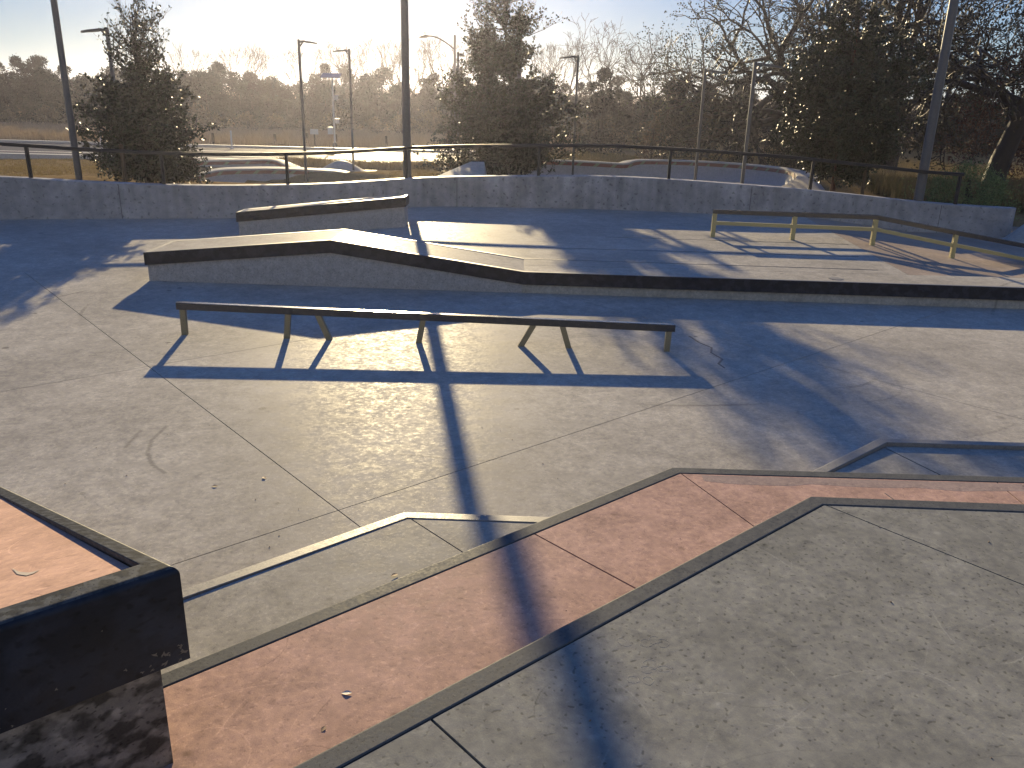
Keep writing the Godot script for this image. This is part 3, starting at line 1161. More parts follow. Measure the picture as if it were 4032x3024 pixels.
func terrain() -> void:
	# one sheet to the horizon; its near rows follow the back of the wall
	var mb := MB.new()
	var rows := []      # [z, follows the wall, low]
	for q in [30.0, 10.0, -6.0, -12.0]: rows.append([q, false, true])
	for q in [1.2, -0.10]: rows.append([q, true, true])
	for q in [-0.14, -0.7, -1.4, -2.2]: rows.append([q, true, false])
	var z := -22.4
	while z > -96.0:
		rows.append([z, false, false])
		z -= 0.7 if z > -37.0 else 1.4
	for q in [-104.0, -120.0, -160.0, -300.0, -700.0]: rows.append([q, false, false])
	var xs := [-700.0, -250.0, -120.0, -80.0]
	var x := -60.0
	while x < 60.0:
		xs.append(x)
		x += 0.6 if x > -15.0 and x < 13.0 else 2.0
	for q in [60.0, 80.0, 120.0, 250.0, 700.0]: xs.append(q)
	var prev := []
	for row in rows:
		var line := []
		for k in xs:
			var zz: float = row[0] + (wall_z(k) if row[1] else 0.0)
			if row[2]:
				line.append([Vector3(k, -0.35, zz), Vector3.UP])
			else:
				line.append([Vector3(k, land(k, zz), zz), Vector3(land(k - 0.3, zz) - land(k + 0.3, zz), 0.6, land(k, zz - 0.3) - land(k, zz + 0.3)).normalized()])
		if prev.size():
			for k in xs.size() - 1:
				mb.quad_s(prev[k][0], prev[k + 1][0], line[k + 1][0], line[k][0], prev[k][1], prev[k + 1][1], line[k + 1][1], line[k][1])
		prev = line
	structure("ground", mb, M.turf)
	# road
	var rd := MB.new()
	var near_z := func(q): return -40.7 - 0.02 * q
	var far_z := func(q): return -50.7 - 0.02 * q
	var lines := MB.new()
	var k1 := MB.new()
	var k2 := MB.new()
	for i in 40:
		var x0 := -75.0 + i * 2.0
		var x1 := x0 + 2.0
		var edges := [near_z, far_z]
		rd.quad(Vector3(x0, road_y(x0), near_z.call(x0)), Vector3(x1, road_y(x1), near_z.call(x1)), Vector3(x1, road_y(x1), far_z.call(x1)), Vector3(x0, road_y(x0), far_z.call(x0)), Vector3.UP)
		for r in 2:
			var kb: MB = k1 if r == 0 else k2
			var f: Callable = edges[r]
			var s := 1.0 if r == 0 else -1.0
			var y := road_y(x0) + 0.12
			kb.quad(Vector3(x0, y, f.call(x0)), Vector3(x1, y, f.call(x1)), Vector3(x1, y, f.call(x1) + s * 0.35), Vector3(x0, y, f.call(x0) + s * 0.35), Vector3.UP)
			kb.quad(Vector3(x0, y, f.call(x0)), Vector3(x1, y, f.call(x1)), Vector3(x1, y - 0.16, f.call(x1)), Vector3(x0, y - 0.16, f.call(x0)), Vector3(0, 0, -s))
			kb.quad(Vector3(x0, y, f.call(x0) + s * 0.35), Vector3(x1, y, f.call(x1) + s * 0.35), Vector3(x1, y - 0.4, f.call(x1) + s * 0.35), Vector3(x0, y - 0.4, f.call(x0) + s * 0.35), Vector3(0, 0, s))
		for off in [-43.6, -47.2]:
			var z0: float = off - 0.02 * x0
			var z1: float = off - 0.02 * x1
			lines.quad(Vector3(x0, road_y(x0) + 0.005, z0), Vector3(x1, road_y(x1) + 0.005, z1), Vector3(x1, road_y(x1) + 0.005, z1 - 0.14), Vector3(x0, road_y(x0) + 0.005, z0 - 0.14), Vector3.UP)
	structure("road", rd, M.asphalt)
	structure("road_marking", lines, M.line)
	structure("kerb", k1, M.kerb)
	structure("kerb", k2, M.kerb)


func road_y(_x: float) -> float:
	return -0.5


func flat_rail() -> void:
	var o := thing("flat_rail", "low black flat rail on seven olive legs in the middle of the floor", "rail", Vector3(-3.72, 0, -8.98))
	var f := func(t): return Vector3(5.46 * t, 0, 0.172 * t)
	var a: Vector3 = f.call(0.0) + Vector3(-0.03, 0.374 - 0.04, 0)
	var b: Vector3 = f.call(1.0) + Vector3(0.03, 0.307 - 0.04, 0)
	var mb := MB.new()
	mb.bar(a, b, 0.075, 0.08)
	part("rail_bar", mb, M.rail_black, o)
	var legs := [[0.005, 0.004], [0.222, 0.216], [0.283, 0.305], [0.498, 0.488], [0.722, 0.696], [0.780, 0.795], [0.994, 0.993]]
	for l in legs:
		var y: float = lerpf(0.30, 0.233, l[0])
		var top: Vector3 = f.call(l[0]) + Vector3(0, y, 0)
		var foot: Vector3 = f.call(l[1]) + Vector3(0, -0.01, 0)
		var lm := MB.new()
		lm.bar(foot, top, 0.062, 0.062, Vector3.BACK)
		part("leg", lm, M.rail_olive, o)


func handrail() -> void:
	var o := thing("handrail", "two bar handrail that bends down to the right on the upper floor", "handrail", Vector3(3.593, 0, -15.209))
	var f := func(s): return Vector3(s * 0.9984, 0, s * 0.0562)
	var posts := [0.0, 1.43, 2.86, 4.30, 5.74]
	var tops := [0.763, 0.755, 0.750, 0.523, 0.30]
	var mids := [0.555, 0.545, 0.535, 0.300, 0.07]
	for i in 5:
		var base: float = back_floor(3.593 + posts[i], -15.1)
		var p: Vector3 = f.call(posts[i])
		var lm := MB.new()
		lm.bar(p + Vector3(0, base - 0.02, 0), p + Vector3(0, tops[i] - 0.03, 0), 0.075, 0.075, Vector3.BACK)
		part("post", lm, M.rail_pale, o)
	for i in 4:
		var tm := MB.new()
		var s0: float = posts[i] - (0.038 if i == 0 else 0.0)
		tm.bar(f.call(s0) + Vector3(0, tops[i], 0), f.call(posts[i + 1]) + Vector3(0, tops[i + 1], 0), 0.078, 0.078)
		part("top_bar", tm, M.rail_black, o)
		var mm := MB.new()
		mm.bar(f.call(posts[i] + 0.03) + Vector3(0, mids[i], 0), f.call(posts[i + 1] - 0.03) + Vector3(0, mids[i + 1], 0), 0.06, 0.065)
		part("middle_bar", mm, M.rail_pale, o)


func guard_rail() -> void:
	var o := thing("guard_rail", "single black guard rail on posts along the top of the curved wall", "railing")
	var line := wall_line()
	var top: PackedVector3Array = line[1]
	var n := top.size()
	var mb := MB.new()
	var pts := PackedVector3Array()
	var radii := PackedFloat32Array()
	var path := PackedVector3Array()
	for i in n:
		if top[i].x > 9.75: break
		var d := top[mini(i + 1, n - 1)] - top[maxi(i - 1, 0)]
		d.y = 0; d = d.normalized()
		path.append(top[i] + Vector3(d.z, 0, -d.x) * 0.13)
	for i in path.size() - 1:
		mb.bar(path[i] + Vector3(0, 0.64, 0), path[i + 1] + Vector3(0, 0.64, 0) + (path[i + 1] - path[i]) * 0.02, 0.085, 0.07, Vector3.UP, 0.01)
	part("top_rail", mb, M.guard, o)
	for px in [-12.9, -10.0, -7.5, -5.0, -2.45, 0.47, 3.35, 6.45, 9.68]:
		var best := path[0]
		for q in path:
			if absf(q.x - px) < absf(best.x - px): best = q
		var pm := MB.new()
		pm.bar(best + Vector3(px - best.x, -0.05, 0), best + Vector3(px - best.x, 0.61, 0), 0.062, 0.062, Vector3.BACK)
		part("post", pm, M.guard, o)


# a curved quarter-pipe wall: rim path with the bowl on its -outward side
func bowl_wall(called: String, label: String, rim: PackedVector3Array, radius: float, band: bool, stripes: int, deck: float) -> void:
	var o := thing(called, label, "skate bowl")
	var path := smooth(rim, 6)
	var n := path.size()
	var offs := PackedVector3Array()
	for i in n:
		var d := path[mini(i + 1, n - 1)] - path[maxi(i - 1, 0)]
		d.y = 0; d = d.normalized()
		offs.append(Vector3(d.z, 0, -d.x))   # away from the bowl
	var top := MB.new()
	var face := MB.new()
	var bandm := MB.new()
	var total := 0.0
	for i in n - 1:
		var rows := []
		for k in [i, i + 1]:
			var p: Vector3 = path[k]
			var out: Vector3 = offs[k]
			var row := []
			row.append([p + out * (deck + 1.4) - Vector3.UP * 0.55, (out * 0.45 + Vector3.UP).normalized()])
			row.append([p + out * deck - Vector3.UP * 0.02, (out * 0.1 + Vector3.UP).normalized()])
			row.append([p + out * (deck * 0.5) + Vector3.UP * 0.015, Vector3.UP])
			row.append([p + out * 0.03 + Vector3.UP * 0.01, (-out * 0.12 + Vector3.UP).normalized()])
			row.append([p - Vector3.UP * 0.03, -out])
			for s in range(1, 9):
				var g := s / 8.0 * 1.35
				var q := p - Vector3.UP * (0.03 + radius * sin(g)) - out * (radius * (1.0 - cos(g)))
				row.append([q, (-out * cos(g) + Vector3.UP * sin(g)).normalized()])
			rows.append(row)
		for s in rows[0].size() - 1:
			var t: MB = top if s < 4 else face
			t.quad_s(rows[0][s][0], rows[1][s][0], rows[1][s + 1][0], rows[0][s + 1][0], rows[0][s][1], rows[1][s][1], rows[1][s + 1][1], rows[0][s + 1][1])
		if band:
			var b: Array[Vector3] = []
			for k in [i, i + 1]:
				b.append(path[k] - offs[k] * 0.006 - Vector3.UP * 0.05)
				b.append(path[k] - offs[k] * 0.018 - Vector3.UP * 0.17)
			bandm.quad(b[0], b[2], b[3], b[1], -offs[i])
	part("deck", top, M.floor, o)
	part("curved_face", face, M.block, o)
	if band:
		part("red_band", bandm, M.paint_red, o)
		var lens := PackedFloat32Array([0.0])
		for i in n - 1: lens.append(lens[i] + path[i].distance_to(path[i + 1]))
		for k in stripes:
			var t := (k + 0.6) / stripes * lens[n - 1]
			var i := 0
			while i < n - 2 and lens[i + 1] < t: i += 1
			var d := (path[i + 1] - path[i]).normalized()
			var p := path[i] + d * (t - lens[i])
			var out := offs[i]
			var sm := MB.new()
			var up0 := p - out * 0.012 - Vector3.UP * 0.05
			var lo0 := p - out * 0.024 - Vector3.UP * 0.168
			sm.quad(up0 + d * 0.10, up0 + d * 0.25, lo0 + d * 0.11, lo0 - d * 0.04, -out)
			part("stripe", sm, M.paint_yellow, o)


func mound(called: String, label: String, at: Vector3, rx: float, rz: float, h: float, m: Material) -> void:
	var o := thing(called, label, "skate mound", at)
	var mb := MB.new()
	var f := func(a: float, b: float): return h * (0.5 + 0.5 * cos(PI * minf(1.0, sqrt(a * a + b * b)))) - 0.05
	var k := 18
	for i in k:
		for j in k:
			var p: Array[Vector3] = []
			var nn: Array[Vector3] = []
			for q in [[i, j], [i + 1, j], [i + 1, j + 1], [i, j + 1]]:
				var a: float = q[0] * 2.0 / k - 1.0
				var b: float = q[1] * 2.0 / k - 1.0
				p.append(Vector3(a * rx, f.call(a, b), b * rz))
				nn.append(Vector3((f.call(a - 0.02, b) - f.call(a + 0.02, b)) / (0.04 * rx), 1.0, (f.call(a, b - 0.02) - f.call(a, b + 0.02)) / (0.04 * rz)).normalized())
			mb.quad_s(p[0], p[1], p[2], p[3], nn[0], nn[1], nn[2], nn[3])
	part("concrete_hump", mb, m, o)


func bowls() -> void:
	bowl_wall("skate_bowl", "farther pale rim of the left skate bowl, behind its front rim", PackedVector3Array([Vector3(-15.96, -0.27, -34.44), Vector3(-13.16, -0.16, -35.56), Vector3(-11.62, -0.12, -35.98), Vector3(-10.50, -0.10, -36.33), Vector3(-10.01, -0.26, -36.40), Vector3(-9.45, -0.51, -36.40), Vector3(-8.82, -0.76, -36.40)]), 1.0, true, 9, 1.3)
	bowl_wall("skate_bowl", "front rim of the left skate bowl with red band and yellow stripes", PackedVector3Array([Vector3(-12.28, -0.49, -29.95), Vector3(-11.52, -0.30, -30.29), Vector3(-10.76, -0.09, -30.57), Vector3(-9.66, -0.04, -30.91), Vector3(-8.79, -0.04, -31.19), Vector3(-7.59, -0.08, -31.53), Vector3(-6.55, -0.15, -31.74), Vector3(-5.80, -0.35, -31.88), Vector3(-5.11, -0.60, -31.88)]), 1.0, true, 12, 1.3)
	bowl_wall("skate_bowl", "wide right skate bowl with red band that curls round to a bright end", PackedVector3Array([Vector3(-1.46, 0.40, -32.94), Vector3(0.73, 0.40, -32.94), Vector3(2.20, 0.40, -32.88), Vector3(3.54, 0.37, -32.76), Vector3(4.15, 0.36, -32.76), Vector3(4.70, 0.47, -33.18), Vector3(5.86, 0.48, -33.43), Vector3(7.56, 0.50, -32.70), Vector3(8.78, 0.51, -31.35), Vector3(9.30, 0.53, -29.65), Vector3(9.15, 0.50, -28.06), Vector3(8.66, 0.40, -26.72), Vector3(7.93, 0.26, -25.74)]), 1.1, true, 26, 0.5)
	mound("skate_mound", "pale concrete hump at the right end of the left bowl", Vector3(-7.2, -0.35, -34.9), 1.25, 1.2, 0.46, M.floor)
	mound("skate_mound", "smooth sunlit hump just above the wall inside the right bowl", Vector3(6.77, -0.06, -25.99), 0.85, 0.8, 0.46, M.floor)
	mound("skate_mound", "low sunlit roll at the bright end of the right bowl", Vector3(8.23, -0.08, -24.77), 0.95, 0.7, 0.48, M.floor)
	mound("skate_mound", "rounded pale hump past the right end of the wall", Vector3(10.9, -0.05, -17.2), 1.0, 1.2, 0.75, M.floor)
	# small pale ramp left of the middle oak
	var o := thing("concrete_ramp", "small pale triangular ramp behind the wall left of the middle oak", "ramp", Vector3(-1.55, 0, -22.2))
	var mb := MB.new()
	var a := Vector3(-1.1, 0.45, 1.0)
	var b := Vector3(0.25, 0.92, -1.6)
	var c := Vector3(0.62, 0.92, -1.6)
	var d := Vector3(0.75, 0.5, 1.0)
	mb.quad(a, b, c, d, Vector3.UP)
	mb.quad(b, c, Vector3(c.x, 0.1, c.z), Vector3(b.x, 0.1, b.z), Vector3.FORWARD)
	mb.quad(d, c, Vector3(c.x + 0.2, 0.1, c.z), Vector3(d.x + 0.2, 0.1, d.z), Vector3.RIGHT)
	mb.quad(a, b, Vector3(b.x, 0.1, b.z), Vector3(a.x, 0.1, a.z), Vector3.LEFT)
	mb.quad(a, d, Vector3(d.x, 0.1, d.z), Vector3(a.x, 0.1, a.z), Vector3.BACK)
	part("ramp_body", mb, M.floor, o)


func tall_pole(label: String, at: Vector3, h: float, r: float) -> void:
	var o := thing("tall_pole", label, "light pole", at, "tall plain poles behind the wall")
	var mb := MB.new()
	mb.tube(PackedVector3Array([Vector3.ZERO, Vector3(0, h * 0.5, 0), Vector3(0, h, 0)]), PackedFloat32Array([r, r * 0.92, r * 0.84]), 16)
	part("pole", mb, M.pole, o)
	var bm := MB.new()
	bm.tube(PackedVector3Array([Vector3(0, -0.1, 0), Vector3(0, 0.16, 0), Vector3(0, 0.2, 0)]), PackedFloat32Array([r * 2.2, r * 2.2, r * 1.5]), 16)
	part("base", bm, M.kerb, o)
	var cm := MB.new()
	cm.tube(PackedVector3Array([Vector3(0, h - 0.42, 0), Vector3(0, h - 0.38, 0), Vector3(0, h - 0.24, 0), Vector3(0, h - 0.2, 0)]), PackedFloat32Array([r * 1.6, r * 2.9, r * 2.9, r * 1.6]), 10)
	part("collar", cm, M.pole, o)
	var tm := MB.new()
	tm.tube(PackedVector3Array([Vector3(0, h, 0), Vector3(0, h + 0.1, 0)]), PackedFloat32Array([r * 1.35, r * 1.35]), 12)
	part("cap", tm, M.pole, o)


func lamp_post(label: String, at: Vector3, top: float, turn: float) -> void:
	var o := thing("lamp_post", label, "lamp post", at, "slim lamp posts round the skate bowls")
	var h := top - at.y
	var mb := MB.new()
	mb.bar(Vector3(0, -0.1, 0), Vector3(0, h, 0), 0.08, 0.08, Vector3.BACK, 0.012)
	part("pole", mb, M.pole, o)
	var d := Vector3(cos(turn), 0, -sin(turn))
	var am := MB.new()
	am.bar(d * 0.03 + Vector3(0, h - 0.07, 0), d * 0.2 + Vector3(0, h - 0.05, 0), 0.06, 0.07)
	am.bar(d * 0.04 + Vector3(0, h - 0.2, 0), d * 0.13 + Vector3(0, h - 0.08, 0), 0.04, 0.05)
	part("arm", am, M.pole, o)
	var hm := MB.new()
	var s := d.cross(Vector3.UP)
	var pr := [[0.16, 0.05, 0.05], [0.24, 0.10, 0.055], [0.42, 0.13, 0.05], [0.60, 0.11, 0.03], [0.64, 0.07, 0.02]]
	for i in pr.size() - 1:
		var q: Array[Vector3] = []
		for k in [i, i + 1]:
			var cpt: Vector3 = d * pr[k][0] + Vector3(0, h - 0.05 - 0.02 * k, 0)
			for c in [[1, 1], [-1, 1], [-1, -1], [1, -1]]:
				q.append(cpt + s * (c[0] * pr[k][1]) + Vector3.UP * (c[1] * pr[k][2] * 0.5))
		for c in 4:
			var c2 := (c + 1) % 4
			var mid := (q[c] + q[c2]) * 0.5 - (q[0] + q[2]) * 0.5
			hm.quad(q[c], q[c2], q[4 + c2], q[4 + c], mid)
		if i == 0: hm.quad(q[0], q[1], q[2], q[3], -d)
		if i == pr.size() - 2: hm.quad(q[4], q[5], q[6], q[7], d)
	part("lamp_head", hm, M.pole, o)


func poles() -> void:
	tall_pole("tall plain grey pole at the far left, left of the left oak", Vector3(-9.65, 0.45, -18.65), 6.6, 0.072)
	tall_pole("tall plain grey pole in the middle, left of the middle oak", Vector3(-2.58, 0.45, -19.95), 6.6, 0.096)
	tall_pole("tall plain grey pole at the right, right of the right oak", Vector3(9.0, 0.4, -18.97), 6.6, 0.105)
	tall_pole("tall pole whose collared top shows over the middle oak", Vector3(-0.01, -0.2, -33.0), 5.65, 0.085)
	lamp_post("lamp post facing left beside the top of the left oak", Vector3(-10.32, 0.35, -22.32), 4.04, PI)
	lamp_post("lamp post facing right, left of the middle pole and nearer", Vector3(-7.09, -0.15, -28.53), 4.23, 0.05)
	lamp_post("lamp post facing left, just left of the tall middle pole", Vector3(-6.61, -0.30, -34.37), 4.27, PI - 0.05)
	lamp_post("lamp post seen end on behind the left side of the middle oak", Vector3(-2.44, -0.30, -34.92), 4.28, 1.35)
	lamp_post("lamp post rising behind the left side of the middle oak", Vector3(-1.50, -0.2, -31.9), 4.43, 0.3)
	lamp_post("lamp post facing left at the right side of the middle oak", Vector3(1.92, 0.0, -29.6), 4.03, PI)
	lamp_post("lamp post facing right in front of the dark woods", Vector3(5.32, 0.00, -25.45), 3.55, 0.05)
	lamp_post("lamp post facing right left of the right oak", Vector3(5.66, 0.45, -21.4), 3.58, 0.02)
	# cobra street light by the road
	var o := thing("street_light", "street light with a long curved arm beyond the road", "street light", Vector3(-4.88, -0.6, -66.3))
	var mb := MB.new()
	mb.tube(PackedVector3Array([Vector3.ZERO, Vector3(0, 7.55, 0)]), PackedFloat32Array([0.13, 0.10]), 10)
	part("pole", mb, M.pole, o)
	var am := MB.new()
	var arc := PackedVector3Array()
	var rr := PackedFloat32Array()
	for k in 11:
		var t := k / 10.0
		arc.append(Vector3(-1.95 * t, 6.55 + 0.95 * sin(t * PI / 2.0) * (1.0 - 0.06 * t), 0))
		rr.append(0.06)
	am.tube(arc, rr, 8)
	part("arm", am, M.pole, o)
	var hm := MB.new()
	hm.tube(PackedVector3Array([Vector3(-1.9, 7.44, 0), Vector3(-2.1, 7.43, 0), Vector3(-2.45, 7.38, 0), Vector3(-2.7, 7.36, 0)]), PackedFloat32Array([0.05, 0.13, 0.12, 0.03]), 8)
	hm.tube(PackedVector3Array([Vector3(-2.2, 7.5, 0), Vector3(-2.2, 7.7, 0)]), PackedFloat32Array([0.05, 0.05]), 8)
	part("lamp_head", hm, M.pole, o)
	# solar powered road beacon
	o = thing("solar_beacon", "white pole with a solar panel and two beacons beside the road", "road beacon", Vector3(-11.2, -0.55, -52.6))
	mb = MB.new()
	mb.tube(PackedVector3Array([Vector3.ZERO, Vector3(0, 4.1, 0)]), PackedFloat32Array([0.055, 0.05]), 10)
	part("pole", mb, M.white_pole, o)
	var sm := MB.new()
	sm.box(Vector3(-0.05, 4.2, 0), Vector3(1.15, 0.05, 0.7), Basis(Vector3.RIGHT, 0.35))
	part("solar_panel", sm, M.panel, o)
	for y in [2.95, 1.6]:
		var bm := MB.new()
		bm.box(Vector3(0.2, y, 0.02), Vector3(0.2, 0.24, 0.2))
		bm.box(Vector3(0.22, y + 0.15, 0.06), Vector3(0.26, 0.03, 0.3))
		part("beacon", bm, M.white_pole, o)
	var cm := MB.new()
	cm.box(Vector3(-0.24, 1.05, 0), Vector3(0.28, 0.42, 0.25))
	part("control_box", cm, M.white_pole, o)
	var fm := MB.new()
	fm.tube(PackedVector3Array([Vector3(0, -0.05, 0), Vector3(0, 0.3, 0), Vector3(0, 0.36, 0)]), PackedFloat32Array([0.16, 0.14, 0.08]), 10)
	part("base", fm, M.pole, o)
	# small sign on a post
	o = thing("small_sign", "small blank backed sign on a wooden post in the tall grass", "sign", Vector3(-12.8, -0.6, -54.2))
	mb = MB.new()
	mb.bar(Vector3.ZERO, Vector3(0, 0.85, 0), 0.09, 0.09, Vector3.BACK)
	part("post", mb, M.post, o)
	sm = MB.new()
	sm.box(Vector3(0, 0.95, 0.06), Vector3(0.5, 0.32, 0.03))
	part("sign_board", sm, M.white_pole, o)
	# wooden bollards along the grass edge
	var names := ["at the far left", "half hidden by the left oak", "left of the solar beacon", "under the small sign", "just right of the solar beacon", "beside the tall middle pole"]
	var spots := [Vector2(-26.7, -51.3), Vector2(-18.9, -53.3), Vector2(-15.3, -54.2), Vector2(-13.9, -56.7), Vector2(-11.8, -55.9), Vector2(-8.5, -55.5)]
	var first: Node3D = null
	for i in 6:
		if first == null:
			first = thing("wooden_bollard", "", "bollard", Vector3.ZERO, "wooden bollards along the tall grass")
			var pm := MB.new()
			pm.tube(PackedVector3Array([Vector3(0, -0.1, 0), Vector3(0, 0.74, 0), Vector3(0, 0.78, 0)]), PackedFloat32Array([0.085, 0.085, 0.06]), 8)
			part("post", pm, M.post, first)
			first.position = Vector3(spots[i].x, -0.62, spots[i].y)
			first.set_meta("label", "weathered wooden bollard in the dry grass " + names[i])
		else:
			dup(first, Vector3(spots[i].x, -0.62, spots[i].y), i * 0.7, 1.0, "weathered wooden bollard in the dry grass " + names[i])
	for q in [[-21.6, -44.5, "thin white marker post standing in the road at the left"], [-16.4, -49.2, "thin white marker post at the far kerb right of the left oak"]]:
		o = thing("marker_post", q[2], "marker post", Vector3(q[0], -0.5, q[1]), "white road marker posts")
		mb = MB.new()
		mb.tube(PackedVector3Array([Vector3(0, 0, 0), Vector3(0, 0.03, 0), Vector3(0, 0.05, 0), Vector3(0, 1.0, 0)]), PackedFloat32Array([0.13, 0.12, 0.05, 0.045]), 8)
		part("post", mb, M.white_pole, o)


# ------------------------------------------------------------------ plants
func leaf_quad(mb: MB, p: Vector3, d: Vector3, side: Vector3, l: float, w: float) -> void:
	var a := p
	var b := p + d * l * 0.5 + side * w
	var c := p + d * l
	var e := p + d * l * 0.5 - side * w
	var nn := d.cross(side).normalized()
	mb.v.append(a); mb.v.append(b); mb.v.append(c); mb.v.append(a); mb.v.append(c); mb.v.append(e)
	for k in 6:
		mb.n.append(nn)
		mb.c.append(mb.col)


func rand_dir() -> Vector3:
	var z := rng.randf_range(-1, 1)
	var t := rng.randf() * TAU
	var r := sqrt(1.0 - z * z)
	return Vector3(r * cos(t), z, r * sin(t))


func prof_r(prof: Array, y: float) -> float:
	for i in prof.size() - 1:
		if y <= prof[i + 1][0]:
			return lerpf(prof[i][1], prof[i + 1][1], clampf((y - prof[i][0]) / (prof[i + 1][0] - prof[i][0]), 0, 1))
	return prof[prof.size() - 1][1]


# a young live oak: prof lists [height, crown radius]; bare is the height over which twigs stand free
func young_oak(called: String, label: String, at: Vector3, h: float, prof: Array, limbs: int, twigs: int, leaves: int, bare: float, seed_: int, bark: Material, tint: Color, thin := 0.84, low := 1.0, big := 1.0) -> Node3D:
	rng.seed = seed_
	var o := thing(called, label, "oak tree", at)
	var wood := MB.new()
	var trunk := PackedVector3Array()
	var tr := PackedFloat32Array()
	for i in 9:
		var t := i / 8.0
		trunk.append(Vector3(sin(t * 5.0 + seed_) * 0.05 * t, h * 0.93 * t - 0.1, cos(t * 4.0 + seed_) * 0.05 * t))
		tr.append(lerpf(0.085, 0.012, pow(t, 0.8)))
	wood.tube(trunk, tr, 10)
	part("trunk", wood, bark, o)
	var br := MB.new()
	var cr := MB.new()
	cr.colored = true
	var widest := 0.0
	for q in prof: widest = maxf(widest, q[1])
	for i in limbs:
		var t := 0.0
		var y1 := 0.0
		for tries in 20:
			t = rng.randf_range(0.02, 0.99)
			y1 = h * lerpf(prof[0][0] / h, 1.0, t)
			if rng.randf() < pow(prof_r(prof, y1) / widest, 1.4) * (1.1 if y1 > h - bare else 1.0): break
		var y0 := maxf(y1 - rng.randf_range(0.3, 0.9) * (0.5 + 0.5 * (1.0 - t)), 0.35)
		y0 = minf(y0, h * 0.9)
		var az := rng.randf() * TAU
		var lump := 1.0 + 0.20 * sin(az * 3.0 + y1 * 2.3 + seed_) + 0.16 * sin(az * 7.0 - y1 * 5.0)
		var rad: float = prof_r(prof, y1) * rng.randf_range(0.62, 1.02) * lump
		var p0 := Vector3(sin(y0 / h * 5.0 + seed_) * 0.05 * y0 / h, y0, cos(y0 / h * 4.0 + seed_) * 0.05 * y0 / h)
		var p1 := Vector3(cos(az) * rad, y1, sin(az) * rad)
		var pts := PackedVector3Array()
		var rr := PackedFloat32Array()
		var bend := rand_dir() * 0.10 * rad
		for k in 6:
			var s := k / 5.0
			pts.append(p0.lerp(p1, s) + bend * sin(PI * s) + Vector3(0, -0.12 * rad * sin(PI * s), 0) + rand_dir() * 0.015)
			rr.append(lerpf(0.018, 0.004, s))
		br.tube(pts, rr, 4, false)
		var loose := smoothstep(h - bare, h - bare * 0.55, y1)
		for k in twigs:
			var s := rng.randf_range(0.25, 1.0)
			var q := p0.lerp(p1, s) + bend * sin(PI * s) + Vector3(0, -0.12 * rad * sin(PI * s), 0)
			var out := (Vector3(cos(az), 0.0, sin(az)) * 0.6 + rand_dir() * 0.9 + Vector3.UP * (0.35 + 1.3 * loose)).normalized()
			var l := rng.randf_range(0.14, 0.38) * big * (1.0 + 0.5 * loose)
			var e := q + out * l + rand_dir() * 0.04
			br.tube(PackedVector3Array([q, q.lerp(e, 0.5) + rand_dir() * 0.02, e]), PackedFloat32Array([0.004, 0.003, 0.002]), 3, false)
			var count := int(leaves * (1.0 - thin * loose) * lerpf(low, 1.0, smoothstep(2.2, 3.4, y1)))
			var tone := rng.randf_range(0.7, 1.35)
			for m in count:
				var g := q.lerp(e, rng.randf_range(0.15, 1.05)) + rand_dir() * 0.035
				var d := (out * 0.5 + rand_dir()).normalized()
				var sd := d.cross(rand_dir()).normalized()
				cr.col = Color(tint.r * tone * rng.randf_range(0.8, 1.2), tint.g * tone * rng.randf_range(0.85, 1.15), tint.b * tone)
				leaf_quad(cr, g, d, sd, rng.randf_range(0.06, 0.10) * big, rng.randf_range(0.017, 0.028) * big)
	part("branches", br, M.bark, o)
	part("crown", cr, M.leaf, o)
	return o


# branching bare tree
func grow(mb: MB, p: Vector3, d: Vector3, l: float, r: float, level: int, gnarl: float, spread: float, up: float, tips: PackedVector3Array, min_r: float) -> void:
	var pts := PackedVector3Array([p])
	var rr := PackedFloat32Array([r])
	var steps_ := 3
	var q := p
	var dd := d
	for i in steps_:
		dd = (dd + rand_dir() * gnarl + Vector3.UP * up).normalized()
		q += dd * l / steps_
		pts.append(q)
		rr.append(maxf(r * (1.0 - 0.38 * (i + 1) / steps_), min_r))
	mb.tube(pts, rr, 6 if r > 0.08 else (4 if r > 0.03 else 3), false)
	if level <= 0:
		tips.append(q)
		return
	var n := 2 if rng.randf() < 0.55 else 3
	for i in n:
		var nd := (dd + rand_dir() * spread).normalized()
		grow(mb, q, nd, l * rng.randf_range(0.66, 0.86), maxf(r * rng.randf_range(0.52, 0.68), min_r), level - 1, gnarl, spread, up, tips, min_r)
	if level > 1:
		var mid := pts[2]
		grow(mb, mid, (dd + rand_dir() * spread * 1.5).normalized(), l * rng.randf_range(0.45, 0.65), maxf(r * 0.4, min_r), level - 2, gnarl, spread, up, tips, min_r)


func bare_tree(called: String, label: String, at: Vector3, h: float, level: int, gnarl: float, spread: float, up: float, seed_: int, group: String) -> Node3D:
	rng.seed = seed_
	var o := thing(called, label, "bare tree", at, group)
	var mb := MB.new()
	var tips := PackedVector3Array()
	var forks := 3
	mb.tube(PackedVector3Array([Vector3(0, -0.2, 0), Vector3(0.05, h * 0.16, 0.03), Vector3(0.0, h * 0.30, 0)]), PackedFloat32Array([h * 0.024, h * 0.019, h * 0.017]), 8)
	part("trunk", mb, M.twig, o)
	var bm := MB.new()
	for i in forks:
		var a := TAU * i / forks + rng.randf()
		grow(bm, Vector3(0, h * 0.28, 0), Vector3(cos(a) * 0.55, 1.0, sin(a) * 0.55).normalized(), h * 0.27, h * 0.013, level, gnarl, spread, up, tips, h * 0.0016)
	part("branches", bm, M.twig, o)
	return o


